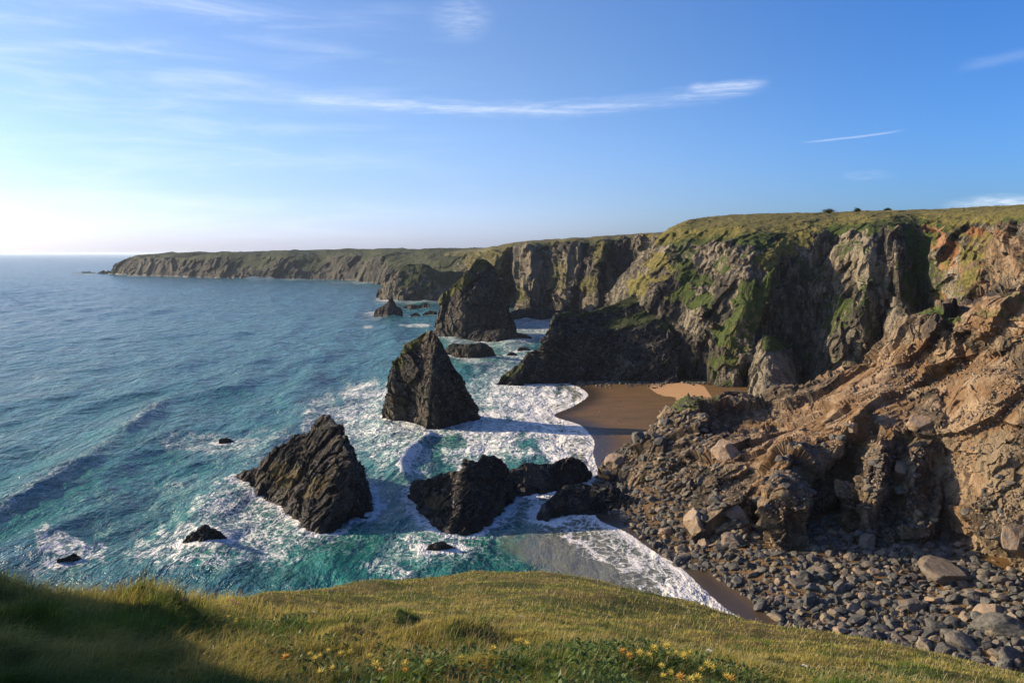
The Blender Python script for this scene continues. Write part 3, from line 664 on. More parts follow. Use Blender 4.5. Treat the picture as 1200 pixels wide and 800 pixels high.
ridge_thing('sea_rock', [(580, 578), (590, 562), (602, 550), (616, 541), (632, 543), (648, 540), (662, 536), (676, 535), (685, 542), (692, 552)], [(596, 583), (620, 586), (650, 580), (684, 566)],
            'long low dark rock joined to the right side of the humped rock', 'sea rock', M_stack, 320, 220, 1.8, 0.95, 0.7, (0.8, 3.4), (0.28, 1.2), (0.5, 8), (0.6, 1.4, (-0.4, -0.4, 0.8)), 105, ang=[(0.6, 4.0, .9, 0), (0.3, 1.6, 1, 0), (0.14, .8, 1, 0)], rot=(0, -62, 0), stretch=(1.2, 1, 0.6), pale=[(640, 537, 40, 5, .6)], earth=[(662, 536, 16, 4, .7)])
ridge_thing('sea_rock', [(630, 604), (634, 594), (642, 586), (652, 577), (664, 570), (682, 565), (702, 568), (722, 574), (738, 584), (750, 594)], [(630, 612), (645, 616), (665, 610), (690, 608), (742, 606)],
            'dark wet rock running from the surf up to the boulder beach', 'sea rock', M_stack, 280, 180, 2.0, 0.95, 1.0, (0.7, 3), (0.28, 1.1), (0.3, 8), (0.6, 1.4, (-0.4, -0.4, 0.8)), 107, ang=[(0.6, 4.0, .9, 0), (0.3, 1.6, 1, 0), (0.14, .8, 1, 0)], rot=(0, -62, 0), stretch=(1.2, 1, 0.6))
# rocks toward the far bay
ridge_thing('sea_stack', [(437, 369), (444, 361), (452, 356), (457, 350), (460, 348), (464, 357), (470, 362), (472, 369)], [(436, 370), (455, 371), (473, 370)], 'small pointed stack with white spray at its foot, out in the far bay', 'sea stack', None, 160, 120, 0.4, 0.8, 1.3, (1.6, 8), (0.6, 3.5), (0, 1), None, 111, group='sea stacks in the bay')
for k, (cr, ft, lb) in enumerate([
    ([(472, 360), (480, 357), (490, 357), (500, 354), (504, 360)], [(472, 361), (504, 361.5)], 'low dark reef behind the small pointed stack'),
    ([(481, 369), (487, 366), (493, 369)], [(481, 369.7), (493, 369.7)], 'left one of the small dark rocks in front of the reef'),
    ([(494, 369), (500, 364.5), (508, 365), (511, 369)], [(494, 369.7), (511, 369.7)], 'right one of the small dark rocks in front of the reef'),
    ([(606, 411), (611, 406.5), (618, 407), (622, 411)], [(606, 412), (622, 412)], 'small rock in white surf off the tip of the dark spur'),
    ([(594, 415), (600, 412.5), (607, 415)], [(594, 416), (607, 416)], 'flat rock barely above the surf off the dark spur'),
    ([(96, 319.4), (104, 318.3), (112, 319.4)], [(96, 319.8), (112, 319.8)], 'outermost islet off the tip of the far headland'),
    ([(113, 320), (121, 317.8), (129, 320)], [(113, 320.7), (130, 320.7)], 'islet next to the tip of the far headland')]):
    d = S(*ft[0])[1]; q = d / 300
    ridge_thing('sea_rock', cr, ft, lb, 'sea rock', None, 70, 50, 0.5, 0.6, 1.3, (0.5 * q, 3 * q), (0.2 * q, 1.2 * q), (0, 1), None, 120 + k)
# dark shore rocks below the back cliff
ridge_thing('rock_shelf', [(588, 372), (600, 364), (620, 361), (640, 362), (660, 363), (680, 362), (700, 365)], [(588, 374.5), (620, 374), (660, 373), (705, 373)], 'dark rock apron along the foot of the back cliff', 'rock', None, 240, 90, 1.0, 0.7, 1.5, (2.5, 12), (0.9, 5), (0, 1), None, 131)
print('rocks', time.time() - T0)

# ================================================================== NEAR SLOPE
ns = [
 [(700, 552, 202), (706, 548, 204), (712, 545, 206), (716, 543, 207), (720, 541, 208), (724, 540, 209), (728, 540, 212), (732, 545, 214)],
 [(738, 582, 184), (741, 571, 186), (744, 560, 188), (747, 549, 191), (749, 538, 195), (752, 528, 200), (755, 521, 206), (762, 520, 226)],
 [(770, 598, 173), (772, 582, 175), (774, 566, 178), (776, 550, 182), (778, 531, 188), (780, 512, 195), (782, 490, 206), (788, 492, 236)],
 [(800, 622, 161), (802, 602, 164), (804, 582, 167), (806, 560, 172), (808, 536, 179), (810, 510, 189), (810, 473, 208), (814, 482, 255)],
 [(835, 648, 149), (836, 624, 151), (838, 600, 155), (840, 575, 160), (842, 548, 167), (845, 515, 180), (848, 469, 208), (852, 484, 268)],
 [(870, 660, 144), (872, 636, 146), (874, 611, 150), (876, 585, 155), (880, 553, 163), (884, 515, 177), (886, 472, 208), (892, 486, 275)],
 [(888, 658, 150), (889, 642, 158), (890, 618, 160), (893, 590, 152), (898, 553, 160), (902, 512, 176), (904, 469, 208), (910, 485, 278)],
 [(916, 662, 143), (917, 640, 140), (918, 614, 139.5), (919, 586, 141), (920, 552, 150), (922, 510, 172), (924, 464, 207), (930, 484, 280)],
 [(940, 660, 150), (941, 640, 151.5), (943, 612, 154), (946, 582, 156), (950, 540, 158), (957, 498, 172), (962, 452, 203), (968, 480, 280)],
 [(982, 658, 153), (983, 635, 157), (985, 600, 162), (988, 562, 163), (992, 522, 159), (996, 482, 168), (1004, 433, 198), (1010, 470, 280)],
 [(1012, 660, 141), (1013, 635, 142), (1015, 600, 143.5), (1018, 562, 146), (1026, 520, 151), (1030, 478, 162), (1036, 405, 193), (1042, 440, 280)],
 [(1046, 658, 142), (1046, 634, 144.5), (1047, 598, 147.5), (1050, 560, 149.5), (1055, 520, 153), (1060, 470, 161), (1066, 378, 186), (1072, 425, 275)],
 [(1074, 660, 141.5), (1074, 636, 142), (1074, 600, 143), (1074, 560, 146), (1082, 520, 151), (1086, 465, 158), (1096, 370, 180), (1102, 400, 270)],
 [(1100, 666, 142), (1102, 640, 144), (1104, 603, 148), (1104, 560, 151), (1106, 520, 151), (1116, 458, 155), (1126, 362, 175), (1130, 372, 260)],
 [(1150, 682, 135), (1150, 650, 136), (1150, 608, 137), (1150, 562, 139), (1150, 512, 142), (1153, 450, 149), (1160, 352, 170), (1165, 355, 250)],
 [(1200, 702, 128), (1200, 660, 129), (1200, 615, 130), (1200, 565, 132), (1200, 510, 136), (1200, 445, 143), (1202, 343, 163), (1208, 338, 240)],
 [(1270, 738, 118), (1270, 690, 119), (1270, 636, 120), (1270, 575, 123), (1270, 510, 127), (1270, 435, 134), (1270, 325, 152), (1280, 320, 230)],
 [(1400, 800, 103), (1400, 740, 104), (1400, 670, 106), (1400, 590, 108), (1400, 500, 112), (1400, 410, 120), (1400, 300, 138), (1420, 300, 215)],
 [(1600, 900, 86), (1600, 820, 87), (1600, 720, 89), (1600, 620, 92), (1600, 500, 97), (1600, 390, 105), (1600, 280, 120), (1630, 285, 200)]]
ns2 = []
for sec in ns:      # grassy terrace with a short wall below its lip, toward the right
    px = sec[6][0]; kx = float(sstep(np.array(px), 1036, 1070)) if px < 1450 else 1.0
    a, c = sec[5], sec[6]
    lip = (px, c[1] + 17 + (px - 1066) * 0.10, c[2] - 9 + (px - 1066) * 0.0); wall = (px - 2, lip[1] + 34, lip[2] + 0.5)
    m1 = tuple(a[q] * .67 + c[q] * .33 for q in range(3)); m2 = tuple(a[q] * .33 + c[q] * .67 for q in range(3))
    ns2.append(sec[:6] + [tuple(m1[q] * (1 - kx) + wall[q] * kx for q in range(3)), tuple(m2[q] * (1 - kx) + lip[q] * kx for q in range(3))] + sec[6:])
G, tu, tv = loft(ns2, 1250, 800)
EB = [(930, 520, 85, 55, .75, -25), (1010, 470, 60, 60, .85, -40), (1060, 430, 50, 40, .8), (1150, 470, 60, 70, .7), (1180, 370, 60, 25, .9), (1060, 555, 16, 30, .8), (850, 530, 28, 22, .6), (1040, 600, 80, 30, .35), (1120, 600, 30, 60, .5)]
keep = (1 - 0.6 * sstep(blobs(G, EB, 0.6, 9), 0.1, 0.6)) * np.ones(G.shape[:2]) * (0.3 + 0.7 * sstep(tv, 9.0, 8.3))[None, :]
G, vg = rockify2(G, (3.4, 20), [(2.8, 11.0, 1.0, 0.2), (0.95, 4.2, 1.1, 0.5), (0.36, 1.6, 1.1, 0.4)], (0.6, 2.2, (-0.64, -0.3, 0.77)), 141, (0, -50, 0), (1.35, 1, 0.5), keep,
    lambda g: np.clip(blobs(g, [(1085, 372, 50, 6, .9, 3), (815, 476, 34, 10, .6), (1170, 370, 30, 5, .5), (1190, 350, 20, 4, .5)]), 0, 1))
E = blobs(G, [(930, 520, 85, 55, .75, -25), (1010, 470, 60, 60, .85, -40), (1060, 430, 50, 40, .8), (1150, 470, 60, 70, .7), (1180, 370, 60, 25, .9), (1060, 555, 16, 30, .8), (850, 530, 28, 22, .6), (1040, 600, 80, 30, .35), (1120, 600, 30, 60, .5), (1150, 540, 60, 60, .6), (1130, 430, 60, 40, .6), (980, 540, 40, 20, .5)], 0.4)
Pb = blobs(G, [(1180, 560, 36, 70, .8, -20), (1050, 395, 26, 14, .7), (1190, 610, 20, 30, .9), (1110, 540, 30, 40, .5, -30), (800, 500, 30, 25, .45)])
add_rock('slope', G, M_near, None, None, dict(veg=vg, dry=0.5 + 0 * vg, earth=E, pale=Pb), kind='structure', foam=False)
G_near = G
print('slope', time.time() - T0)

# ================================================================== WATERLINE, BEACH
WL = [(860, 425), (760, 436), (690, 445), (660, 448), (678, 453), (689, 462), (672, 476), (650, 487), (682, 499), (697, 516), (696, 532), (700, 548), (698, 568), (692, 590), (700, 607), (735, 624), (765, 645), (795, 663), (825, 690), (850, 712), (873, 727), (905, 748), (960, 790), (1050, 850), (1150, 950)]
wl = np.array([S(*p)[:2] for p in WL])
def smooth_poly(P, n=500):
    t = np.linspace(0, len(P) - 1, n); return herm(P, t)
wlS = smooth_poly(wl, 260)
def seg_dist(P, L):
    """distance of points P[n,2] to polyline L"""
    d = np.full(len(P), 1e9, np.float32)
    for a, b in zip(L[:-1], L[1:]):
        ab = b - a; q = P - a; t = np.clip((q @ ab) / max(ab @ ab, 1e-9), 0, 1)
        d = np.minimum(d, np.hypot(q[:, 0] - t * ab[0], q[:, 1] - t * ab[1]))
    return d
inland = np.vstack([wlS, [[300, 60], [600, 60], [600, 700], wlS[0]]])
def inside(P, poly):
    r = np.zeros(len(P), bool); x, y = P[:, 0], P[:, 1]
    j = len(poly) - 1
    for i in range(len(poly)):
        xi, yi = poly[i]; xj, yj = poly[j]
        c = ((yi > y) != (yj > y)) & (x < (xj - xi) * (y - yi) / ((yj - yi) or 1e-9) + xi)
        r ^= c; j = i
    return r
def sdist(P):
    d = seg_dist(P, wlS); return np.where(inside(P, inland), d, -d)
foot_line = np.array([W(*s[0])[:2] for s in ns])
def bank_line_d(P): return seg_dist(P, smooth_poly(foot_line, 120))
def beach_z(P):
    s = sdist(P)
    z = 0.012 + s * 0.028
    z = np.where(s < 0, s * 0.09, z)
    bd = bank_line_d(P)
    z = z + 2.6 * sstep(bd, 26, 4) * sstep(s, 2, 14) + 0.05 * fbm(np.column_stack([P / 9, 0 * P[:, :1]]), 3, 8) * sstep(s, 0.5, 5)
    # sand rises to the cliff foot in the far cove
    return z
bx = np.linspace(-40, 190, 460); by = np.concatenate([np.linspace(60, 260, 500), np.linspace(261, 420, 200)])
BX, BY = np.meshgrid(bx, by, indexing='ij')
Pb_ = np.column_stack([BX.ravel(), BY.ravel()])
BZ = beach_z(Pb_)
BG = np.column_stack([Pb_, BZ]).reshape(len(bx), len(by), 3)
ppx, ppy = topx(BG)
dryb = blobs(BG, [(795, 456, 40, 11, 1, 5), (812, 464, 24, 14, 1), (950, 735, 70, 30, .35, 25)], 0.15)
m = bpy.data.materials.new('sand'); m.use_nodes = True; t = NT(m.node_tree); t.n.clear()
pos = t.node('ShaderNodeNewGeometry').outputs['Position']
n1 = t.noise(t.mapv(pos, (0.5, 2.0, 1), (0, 0, 0.2)), 0.12, 7, 0.65); n2 = t.noise(pos, 3.0, 6, 0.7)
wetc = t.mix(t.ss(n1, 0.4, 0.6), (0.13, 0.082, 0.032), (0.18, 0.105, 0.042))
wetc = t.mix(t.attr('wet').outputs['Fac'], wetc, (0.06, 0.045, 0.03))
dr = t.ss(t.attr('dry').outputs['Fac'], 0.35, 0.6)
c = t.mix(dr, wetc, (0.52, 0.31, 0.15))
c = t.mix(t.ss(n2, 0.35, 0.65, 0, 0.35), c, (0.05, 0.035, 0.025))
b = t.node('ShaderNodeBsdfPrincipled'); t.put(b.inputs['Base Color'], c); t.put(b.inputs['Roughness'], t.fmix(dr, t.fmix(t.attr('wet').outputs['Fac'], 0.5, 0.22), 0.9)); b.inputs['Specular IOR Level'].default_value = 0.10
t.put(b.inputs['Normal'], t.bump(n2, 0.25, 0.1)); o = t.node('ShaderNodeOutputMaterial'); t.l.new(b.outputs[0], o.inputs[0])
M_sand = m
beach = new_obj('beach', mesh_np('beach', BG.reshape(-1, 3), grid_faces(len(bx), len(by)), dict(dry=dryb.ravel(), wet=sstep(sdist(Pb_), 9, 1))), M_sand, kind='structure')
print('beach', time.time() - T0)

# ================================================================== SEA
cols = np.concatenate([np.linspace(-1500, -120, 90), np.arange(-110, 960, 1.15), np.linspace(964, 1900, 60)])
rows = np.concatenate([[297.45, 297.8, 298.2, 298.7], np.arange(299.2, 345, 0.55), np.arange(345, 712, 0.85), np.linspace(714, 1100, 60)])
CX, RY = np.meshgrid(cols, rows, indexing='ij')
YY = H * F / (RY - HY); XX = (CX - 600) / F * YY
SP = np.column_stack([XX.ravel(), YY.ravel()])
nC, nR = len(cols), len(rows)
near = (SP[:, 1] < 1500)
sd_ = np.full(len(SP), -300.0, np.float32)
idx = np.where((SP[:, 1] < 600) & (SP[:, 0] > -60))[0]
sd_[idx] = sdist(SP[idx])
# distance to rocks
rockd = np.full(len(SP), 99.0, np.float32)
feet = np.vstack(EXTRA_FEET)
from mathutils.kdtree import KDTree
feet = feet[(feet[:, 1] < 1300)]
cell = {}
for chunk in range(0, len(feet), 60):
    f = feet[chunk:chunk + 60]
    lo, hi = f.min(0) - 14, f.max(0) + 14
    ii = np.where((SP[:, 0] > lo[0]) & (SP[:, 0] < hi[0]) & (SP[:, 1] > lo[1]) & (SP[:, 1] < hi[1]))[0]
    if len(ii) == 0: continue
    d = np.full(len(ii), 99.0, np.float32)
    for q in f: d = np.minimum(d, np.hypot(SP[ii, 0] - q[0], SP[ii, 1] - q[1]))
    rockd[ii] = np.minimum(rockd[ii], d)
print('rockd', time.time() - T0, len(feet))
# waves
def wave_h(P):
    x, y = P[:, 0], P[:, 1]
    wx = fbm(np.column_stack([P / 90, 0 * x]), 2, 200) * 9
    z = np.zeros(len(x), np.float32)
    n0 = np.zeros_like(x)
    fade = sstep(sd_, -8, -70) 
    for lam, ang, amp, ph in [(34, 8, .55, 0.7), (27, -10, .28, 2.1), (17, 22, .16, 4.0), (11, -24, .10, 1.0), (7.3, 38, .06, 3), (5.1, -12, .05, 5), (3.6, 60, .03, 0.4)]:
        dx, dy = math.cos(R(ang)), math.sin(R(ang))
        phs = ((x + wx) * dx + y * dy) / lam * 2 * math.pi + ph
        s = 0.5 + 0.5 * np.sin(phs)
        vis = np.clip(lam / np.maximum(y / F * 3.0, 0.01) - 1.0, 0, 1) * sstep(np.hypot(x, y), lam * 130, lam * 50)
        env = 0.55 + 0.9 * np.clip(fbm(np.column_stack([P / (lam * 5), 0 * x + lam]), 2, int(lam)), -0.5, 0.5)
        z += amp * (s ** 1.8 * 2 - 0.8) * env * vis
    z *= 0.25 + 0.75 * fade
    return z
Z = wave_h(SP) * 1.5
# the one clear swell line coming in at the left, and breakers by the shore
def crest(pts, h, wd, lean=0.6):
    L = smooth_poly(np.array([S(*p)[:2] for p in pts]), 60)
    d = np.full(len(SP), 1e9, np.float32); sg = np.zeros(len(SP), np.float32); tt = np.zeros(len(SP), np.float32)
    ii = np.where((SP[:, 1] < L[:, 1].max() + 40) & (SP[:, 1] > L[:, 1].min() - 40) & (SP[:, 0] > L[:, 0].min() - 40) & (SP[:, 0] < L[:, 0].max() + 40))[0]
    Q = SP[ii]; dd = d[ii]; ss = sg[ii]; t2 = tt[ii]
    for k, (a, b) in enumerate(zip(L[:-1], L[1:])):
        ab = b - a; q = Q - a; t = np.clip((q @ ab) / max(ab @ ab, 1e-9), 0, 1)
        e = q - t[:, None] * ab; l = np.hypot(e[:, 0], e[:, 1]); m = l < dd
        dd = np.where(m, l, dd); ss = np.where(m, np.sign(ab[0] * e[:, 1] - ab[1] * e[:, 0]), ss); t2 = np.where(m, (k + t) / (len(L) - 1), t2)
    d[ii] = dd; sg[ii] = ss; tt[ii] = t2
    s = d * sg
    env = sstep(tt, 0, .15) * sstep(tt, 1, .85)
    prof = np.where(s < 0, np.exp(-(s / wd) ** 2), np.exp(-(s / (wd * 2.4)) ** 2))
    return h * prof * env, s, env
foam = np.zeros(len(SP), np.float32)
streaky = 0.22 * fbm(np.column_stack([SP[:, 0] / 22, SP[:, 1] / 9, 0 * SP[:, 0]]), 4, 350)
for pts, h, wd, fo in [([(-60, 640), (20, 590), (90, 550), (150, 505), (205, 462)], 2.8, 4.2, 0.6), ([(-120, 575), (0, 500), (60, 470), (110, 445)], 0.7, 4, 0.0), ([(150, 470), (200, 468), (240, 440)], 0.5, 4, 0),  # thin foam on the left swell also paints in its bright glint
                      ([(478, 572), (470, 548), (482, 530), (500, 514), (506, 505)], 1.3, 1.7, 1.0), ([(240, 520), (330, 470), (390, 440), (430, 415)], .6, 4, 0.0), ([(300, 455), (350, 420), (395, 395)], .6, 5, 0)]:
    z, s, env = crest(pts, h, wd)
    Z += z
    if fo: foam = np.maximum(foam, fo * env * sstep(np.abs(s + 0.8), 4.5, 0.5))
FO = [(395, 500, 50, 45, .8), (430, 470, 45, 30, .85), (465, 520, 60, 45, .85), (350, 590, 70, 45, .75, 20), (300, 610, 90, 50, .8), (240, 640, 110, 30, .82), (80, 640, 50, 18, .9), (250, 518, 70, 14, .75), (320, 530, 70, 30, .6),
      (560, 505, 70, 50, .93), (620, 470, 60, 45, .97), (660, 510, 50, 40, 1.0), (590, 430, 40, 40, .72), (560, 400, 60, 20, .75), (620, 385, 50, 22, .8), (650, 378, 40, 12, .75), (570, 465, 30, 30, .75), (520, 520, 30, 20, .6),
      (500, 640, 60, 22, .65), (450, 665, 35, 12, .7, 20), (560, 655, 50, 10, .35), (700, 620, 110, 16, .86, 15), (780, 665, 80, 34, .92, 30), (840, 705, 45, 22, 1.0, 30), (720, 645, 80, 20, .78, 20), (590, 600, 40, 24, .45), (600, 500, 40, 10, .9),
      (440, 367, 16, 3.5, .9), (435, 372, 20, 4, .6), (480, 352, 60, 4, .7), (450, 350, 14, 4, .9), (430, 331, 40, 1.8, .7), (350, 327.5, 40, 1.2, .6), (160, 323, 14, 1.2, .7), (100, 321, 16, 1.4, .7), (525, 349, 20, 3, .5), (430, 382, 8, 3, .9), (490, 381, 20, 2.5, .9), (505, 400, 12, 8, .5), (480, 402, 14, 4, .5),
      (560, 420, 24, 8, .8), (530, 412, 20, 6, .7), (220, 575, 60, 20, .4), (600, 390, 40, 4, .8), (150, 600, 80, 30, .25), (420, 540, 30, 50, .55), (400, 640, 60, 14, .3)]
sub = np.where(SP[:, 1] < 2600)[0]
P3 = np.column_stack([SP[sub], 0 * sub])
fb = blobs(P3, FO, 0.45, 300)
foam[sub] = np.maximum(foam[sub], np.clip(fb * (0.93 + streaky[sub]), 0, 1.0))
foam[sub] *= 1 - blobs(P3, [(520, 518, 34, 9, .5), (600, 655, 50, 14, .5), (560, 670, 60, 10, .5), (440, 620, 34, 26, .4), (620, 625, 30, 10, .4), (570, 415, 24, 10, .4), (420, 560, 20, 40, .35)], 0.6, 310)
foam = np.maximum(foam, 0.95 * sstep(rockd, 5.5, 0.8) * sstep(SP[:, 1], 1500, 400))
foam = np.maximum(foam, 0.75 * sstep(rockd, 11, 3) * sstep(SP[:, 1], 500, 150) * 0.7)
wb = 3.0 * fbm(np.column_stack([SP / 9, 0 * SP[:, :1]]), 3, 360)
foam = np.maximum(foam, sstep(sd_, -8, -1.5) * 0.84 + 0.3 * np.exp(-((sd_ + 1.0) / 1.0) ** 2))
foam += 0.3 * np.exp(-((sd_ + 9.5 + wb) / 0.9) ** 2) + 0.22 * np.exp(-((sd_ + 17 + 1.5 * wb) / 1.0) ** 2)
foam = np.maximum(foam, sstep(sd_, -22, -6) * 0.62)
Z += foam * (0.10 + 0.10 * fbm(np.column_stack([SP / 2.6, 0 * SP[:, :1]]), 3, 210)) * (SP[:, 1] < 700) * sstep(sd_, -1, -12)
Z *= sstep(sd_, 0, -14) * 0.9 + 0.1 * (sd_ < 0)
Z = np.where(sd_ > 0.0, np.minimum(Z, 0), Z)
Z = np.where(SP[:, 1] > 3000, 0, Z)
shallow = np.zeros(len(SP), np.float32)
shallow[sub] = blobs(P3, [(560, 640, 330, 90, 1), (500, 540, 200, 120, 1), (600, 420, 160, 60, .9), (250, 600, 330, 80, .85), (60, 560, 240, 80, .9), (150, 500, 280, 80, .75), (250, 430, 360, 70, .5), (520, 365, 80, 14, .7), (480, 355, 40, 4, .8)], 0.3, 320)
silt = np.zeros(len(SP), np.float32)
silt[sub] = blobs(P3, [(700, 660, 110, 34, 1.0, 15), (690, 625, 90, 14, .9), (640, 640, 60, 16, .7), (690, 480, 24, 30, .8), (640, 372, 60, 8, .8), (640, 600, 50, 24, .6)], 0.25, 330)
silt = np.maximum(silt, sstep(sd_, -14, -3) * 0.9)
m = bpy.data.materials.new('sea_water'); m.use_nodes = True; t = NT(m.node_tree); t.n.clear()
pos = t.node('ShaderNodeNewGeometry').outputs['Position']
fo = t.attr('foam').outputs['Fac']; sh = t.attr('shallow').outputs['Fac']; si = t.attr('silt').outputs['Fac']
n_big = t.noise(pos, 0.02, 4, 0.6)
deep = t.mix(t.ss(n_big, 0.35, 0.65), (0.008, 0.080, 0.105), (0.014, 0.118, 0.138))
teal = t.mix(t.ss(t.noise(pos, 0.06, 4, 0.6), 0.35, 0.65), (0.008, 0.092, 0.080), (0.020, 0.15, 0.122))
wc = t.mix(sh, deep, teal)
wc = t.mix(si, wc, (0.13, 0.125, 0.08))
# lacy foam
wv = t.node('ShaderNodeTexNoise'); t.put(wv.inputs['Vector'], pos); wv.inputs['Scale'].default_value = 0.22; wv.inputs['Detail'].default_value = 4
dv = t.vadd(wv.outputs[1], (0.5, 0.5, 0.5), 'SUBTRACT')
scl = t.node('ShaderNodeVectorMath', operation='SCALE'); t.put(scl.inputs[0], dv); scl.inputs[3].default_value = 7.0
pw = t.vadd(pos, scl.outputs[0])
lace1 = t.voro(t.mapv(pw, (1, 0.6, 1), (0, 0, 0.3)), 0.55, 'DISTANCE_TO_EDGE')
lace2 = t.voro(t.mapv(pw, (1, 0.7, 1), (0, 0, -0.4)), 1.5, 'DISTANCE_TO_EDGE')
fn = t.noise(t.mapv(pw, (1, 0.55, 1)), 0.85, 8, 0.72)
fn2 = t.noise(pos, 0.09, 5, 0.6)
pat = t.math('ADD', t.math('MULTIPLY', t.ss(lace1, 0.24, 0.0), 0.34), t.math('MULTIPLY', t.ss(lace2, 0.28, 0.0), 0.26))
pat = t.math('ADD', pat, t.math('MULTIPLY', fn, 0.56))
pat = t.math('ADD', pat, t.math('MULTIPLY', t.math('SUBTRACT', fn2, 0.5), 0.55))
thr = t.math('SUBTRACT', 1.04, t.math('ADD', t.math('MULTIPLY', fo, 0.46), t.math('MULTIPLY', t.math('POWER', t.math('MINIMUM', fo, 1.0), 4.0), 0.31)))
fm = t.ss(t.math('SUBTRACT', pat, thr), -0.08, 0.2)
thin = t.math('MULTIPLY', t.ss(t.math('SUBTRACT', pat, thr), -0.36, 0.1, 0.0, 0.42), t.math('SUBTRACT', 1.0, t.math('MULTIPLY', si, 0.75)))
# whitecaps far out
wcap = t.math('MULTIPLY', t.ss(t.noise(t.mapv(pos, (0.05, 0.012, 1)), 1.0, 5, 0.6), 0.68, 0.74), t.ss(t.noise(t.mapv(pos, (0.35, 0.1, 1)), 1.0, 4, 0.6), 0.5, 0.62))
fm = t.math('MAXIMUM', fm, t.math('MULTIPLY', wcap, 0.6))
fall = t.math('MAXIMUM', fm, thin)
fc = t.mix(t.ss(t.math('SUBTRACT', pat, thr), 0.0, 0.35), (0.42, 0.46, 0.45), (0.70, 0.69, 0.65))
fc = t.mix(t.math('MULTIPLY', si, 0.25), fc, (0.7, 0.6, 0.5))
col = t.mix(fall, wc, fc)
b = t.node('ShaderNodeBsdfPrincipled'); t.put(b.inputs['Base Color'], col)
t.put(b.inputs['Roughness'], t.fmix(t.math('MINIMUM', t.math('MULTIPLY', fall, 1.6), 1.0), 0.17, 0.8)); b.inputs['IOR'].default_value = 1.33
t.put(b.inputs['Specular IOR Level'], t.fmix(fall, 0.30, 0.08))
w1 = t.noise(t.mapv(pos, (1, 0.45, 1), (0, 0, 0.15)), 0.16, 5, 0.6, 0.4)
w2 = t.noise(t.mapv(pos, (1, 0.5, 1), (0, 0, -0.2)), 0.5, 6, 0.65, 0.3)
w3 = t.noise(t.mapv(pos, (1, 0.6, 1), (0, 0, 0.1)), 0.035, 4, 0.55, 0.3)
hb = t.math('ADD', t.math('MULTIPLY', w1, 3.8), t.math('MULTIPLY', w2, 0.85))
hb = t.math('ADD', hb, t.math('MULTIPLY', w3, 4.5))
bn = t.bump(hb, t.math('SUBTRACT', t.fmix(sh, 1.0, 0.6), t.math('MULTIPLY', si, 0.4), clamp=True), 2.0)
bn = t.bump(t.math('MULTIPLY', pat, fall), 0.25, 0.4, bn)
t.l.new(bn, b.inputs['Normal'])
o = t.node('ShaderNodeOutputMaterial'); t.l.new(b.outputs[0], o.inputs[0])
M_sea = m
SV = np.column_stack([SP, Z])
sea = new_obj('sea', mesh_np('sea', SV, grid_faces(nC, nR, True), dict(foam=foam, shallow=shallow, silt=silt)), M_sea, kind='structure')
print('sea', time.time() - T0)

# ================================================================== BOULDERS
def sphere(sub):
    import bmesh
    bm = bmesh.new(); bmesh.ops.create_icosphere(bm, subdivisions=sub, radius=1.0)
    V = np.array([v.co[:] for v in bm.verts], np.float32); Fc = np.array([[v.index for v in f.verts] for f in bm.faces], np.int32); bm.free()
    return V, Fc
ICO = {k: sphere(k) for k in (2, 3, 4, 5)}
rng = np.random.RandomState(12)
def boulder_shape(kind, seed, sub=3):
    V, Fc = ICO[sub]; r = np.random.RandomState(seed)
    V = V.copy()
    # cut by random planes: flat broken sides
    ncut = {'round': 11, 'angular': 13, 'slab': 10}[kind]
    for _ in range(ncut):
        n = r.normal(size=3); n /= np.linalg.norm(n); d = {'round': r.uniform(.6, .88), 'angular': r.uniform(.48, .8), 'slab': r.uniform(.5, .85)}[kind]
        e = V @ n - d; V = V - np.clip(e, 0, None)[:, None] * n * ({'round': .92, 'angular': .97, 'slab': .97}[kind])
    V = V * (1 + 0.10 * fbm(V * 1.5 + seed, 3, seed)[:, None])
    if sub >= 4: V = V * (1 + 0.03 * facet(V * 4 + seed, seed)[:, None] + 0.015 * fbm(V * 9, 3, seed)[:, None])
    s = {'round': (1.15, r.uniform(.75, 1), r.uniform(.55, .8)), 'angular': (1.1, r.uniform(.7, 1), r.uniform(.6, .95)), 'slab': (1.4, .9, .38)}[kind]
    return V * np.array(s, np.float32), Fc
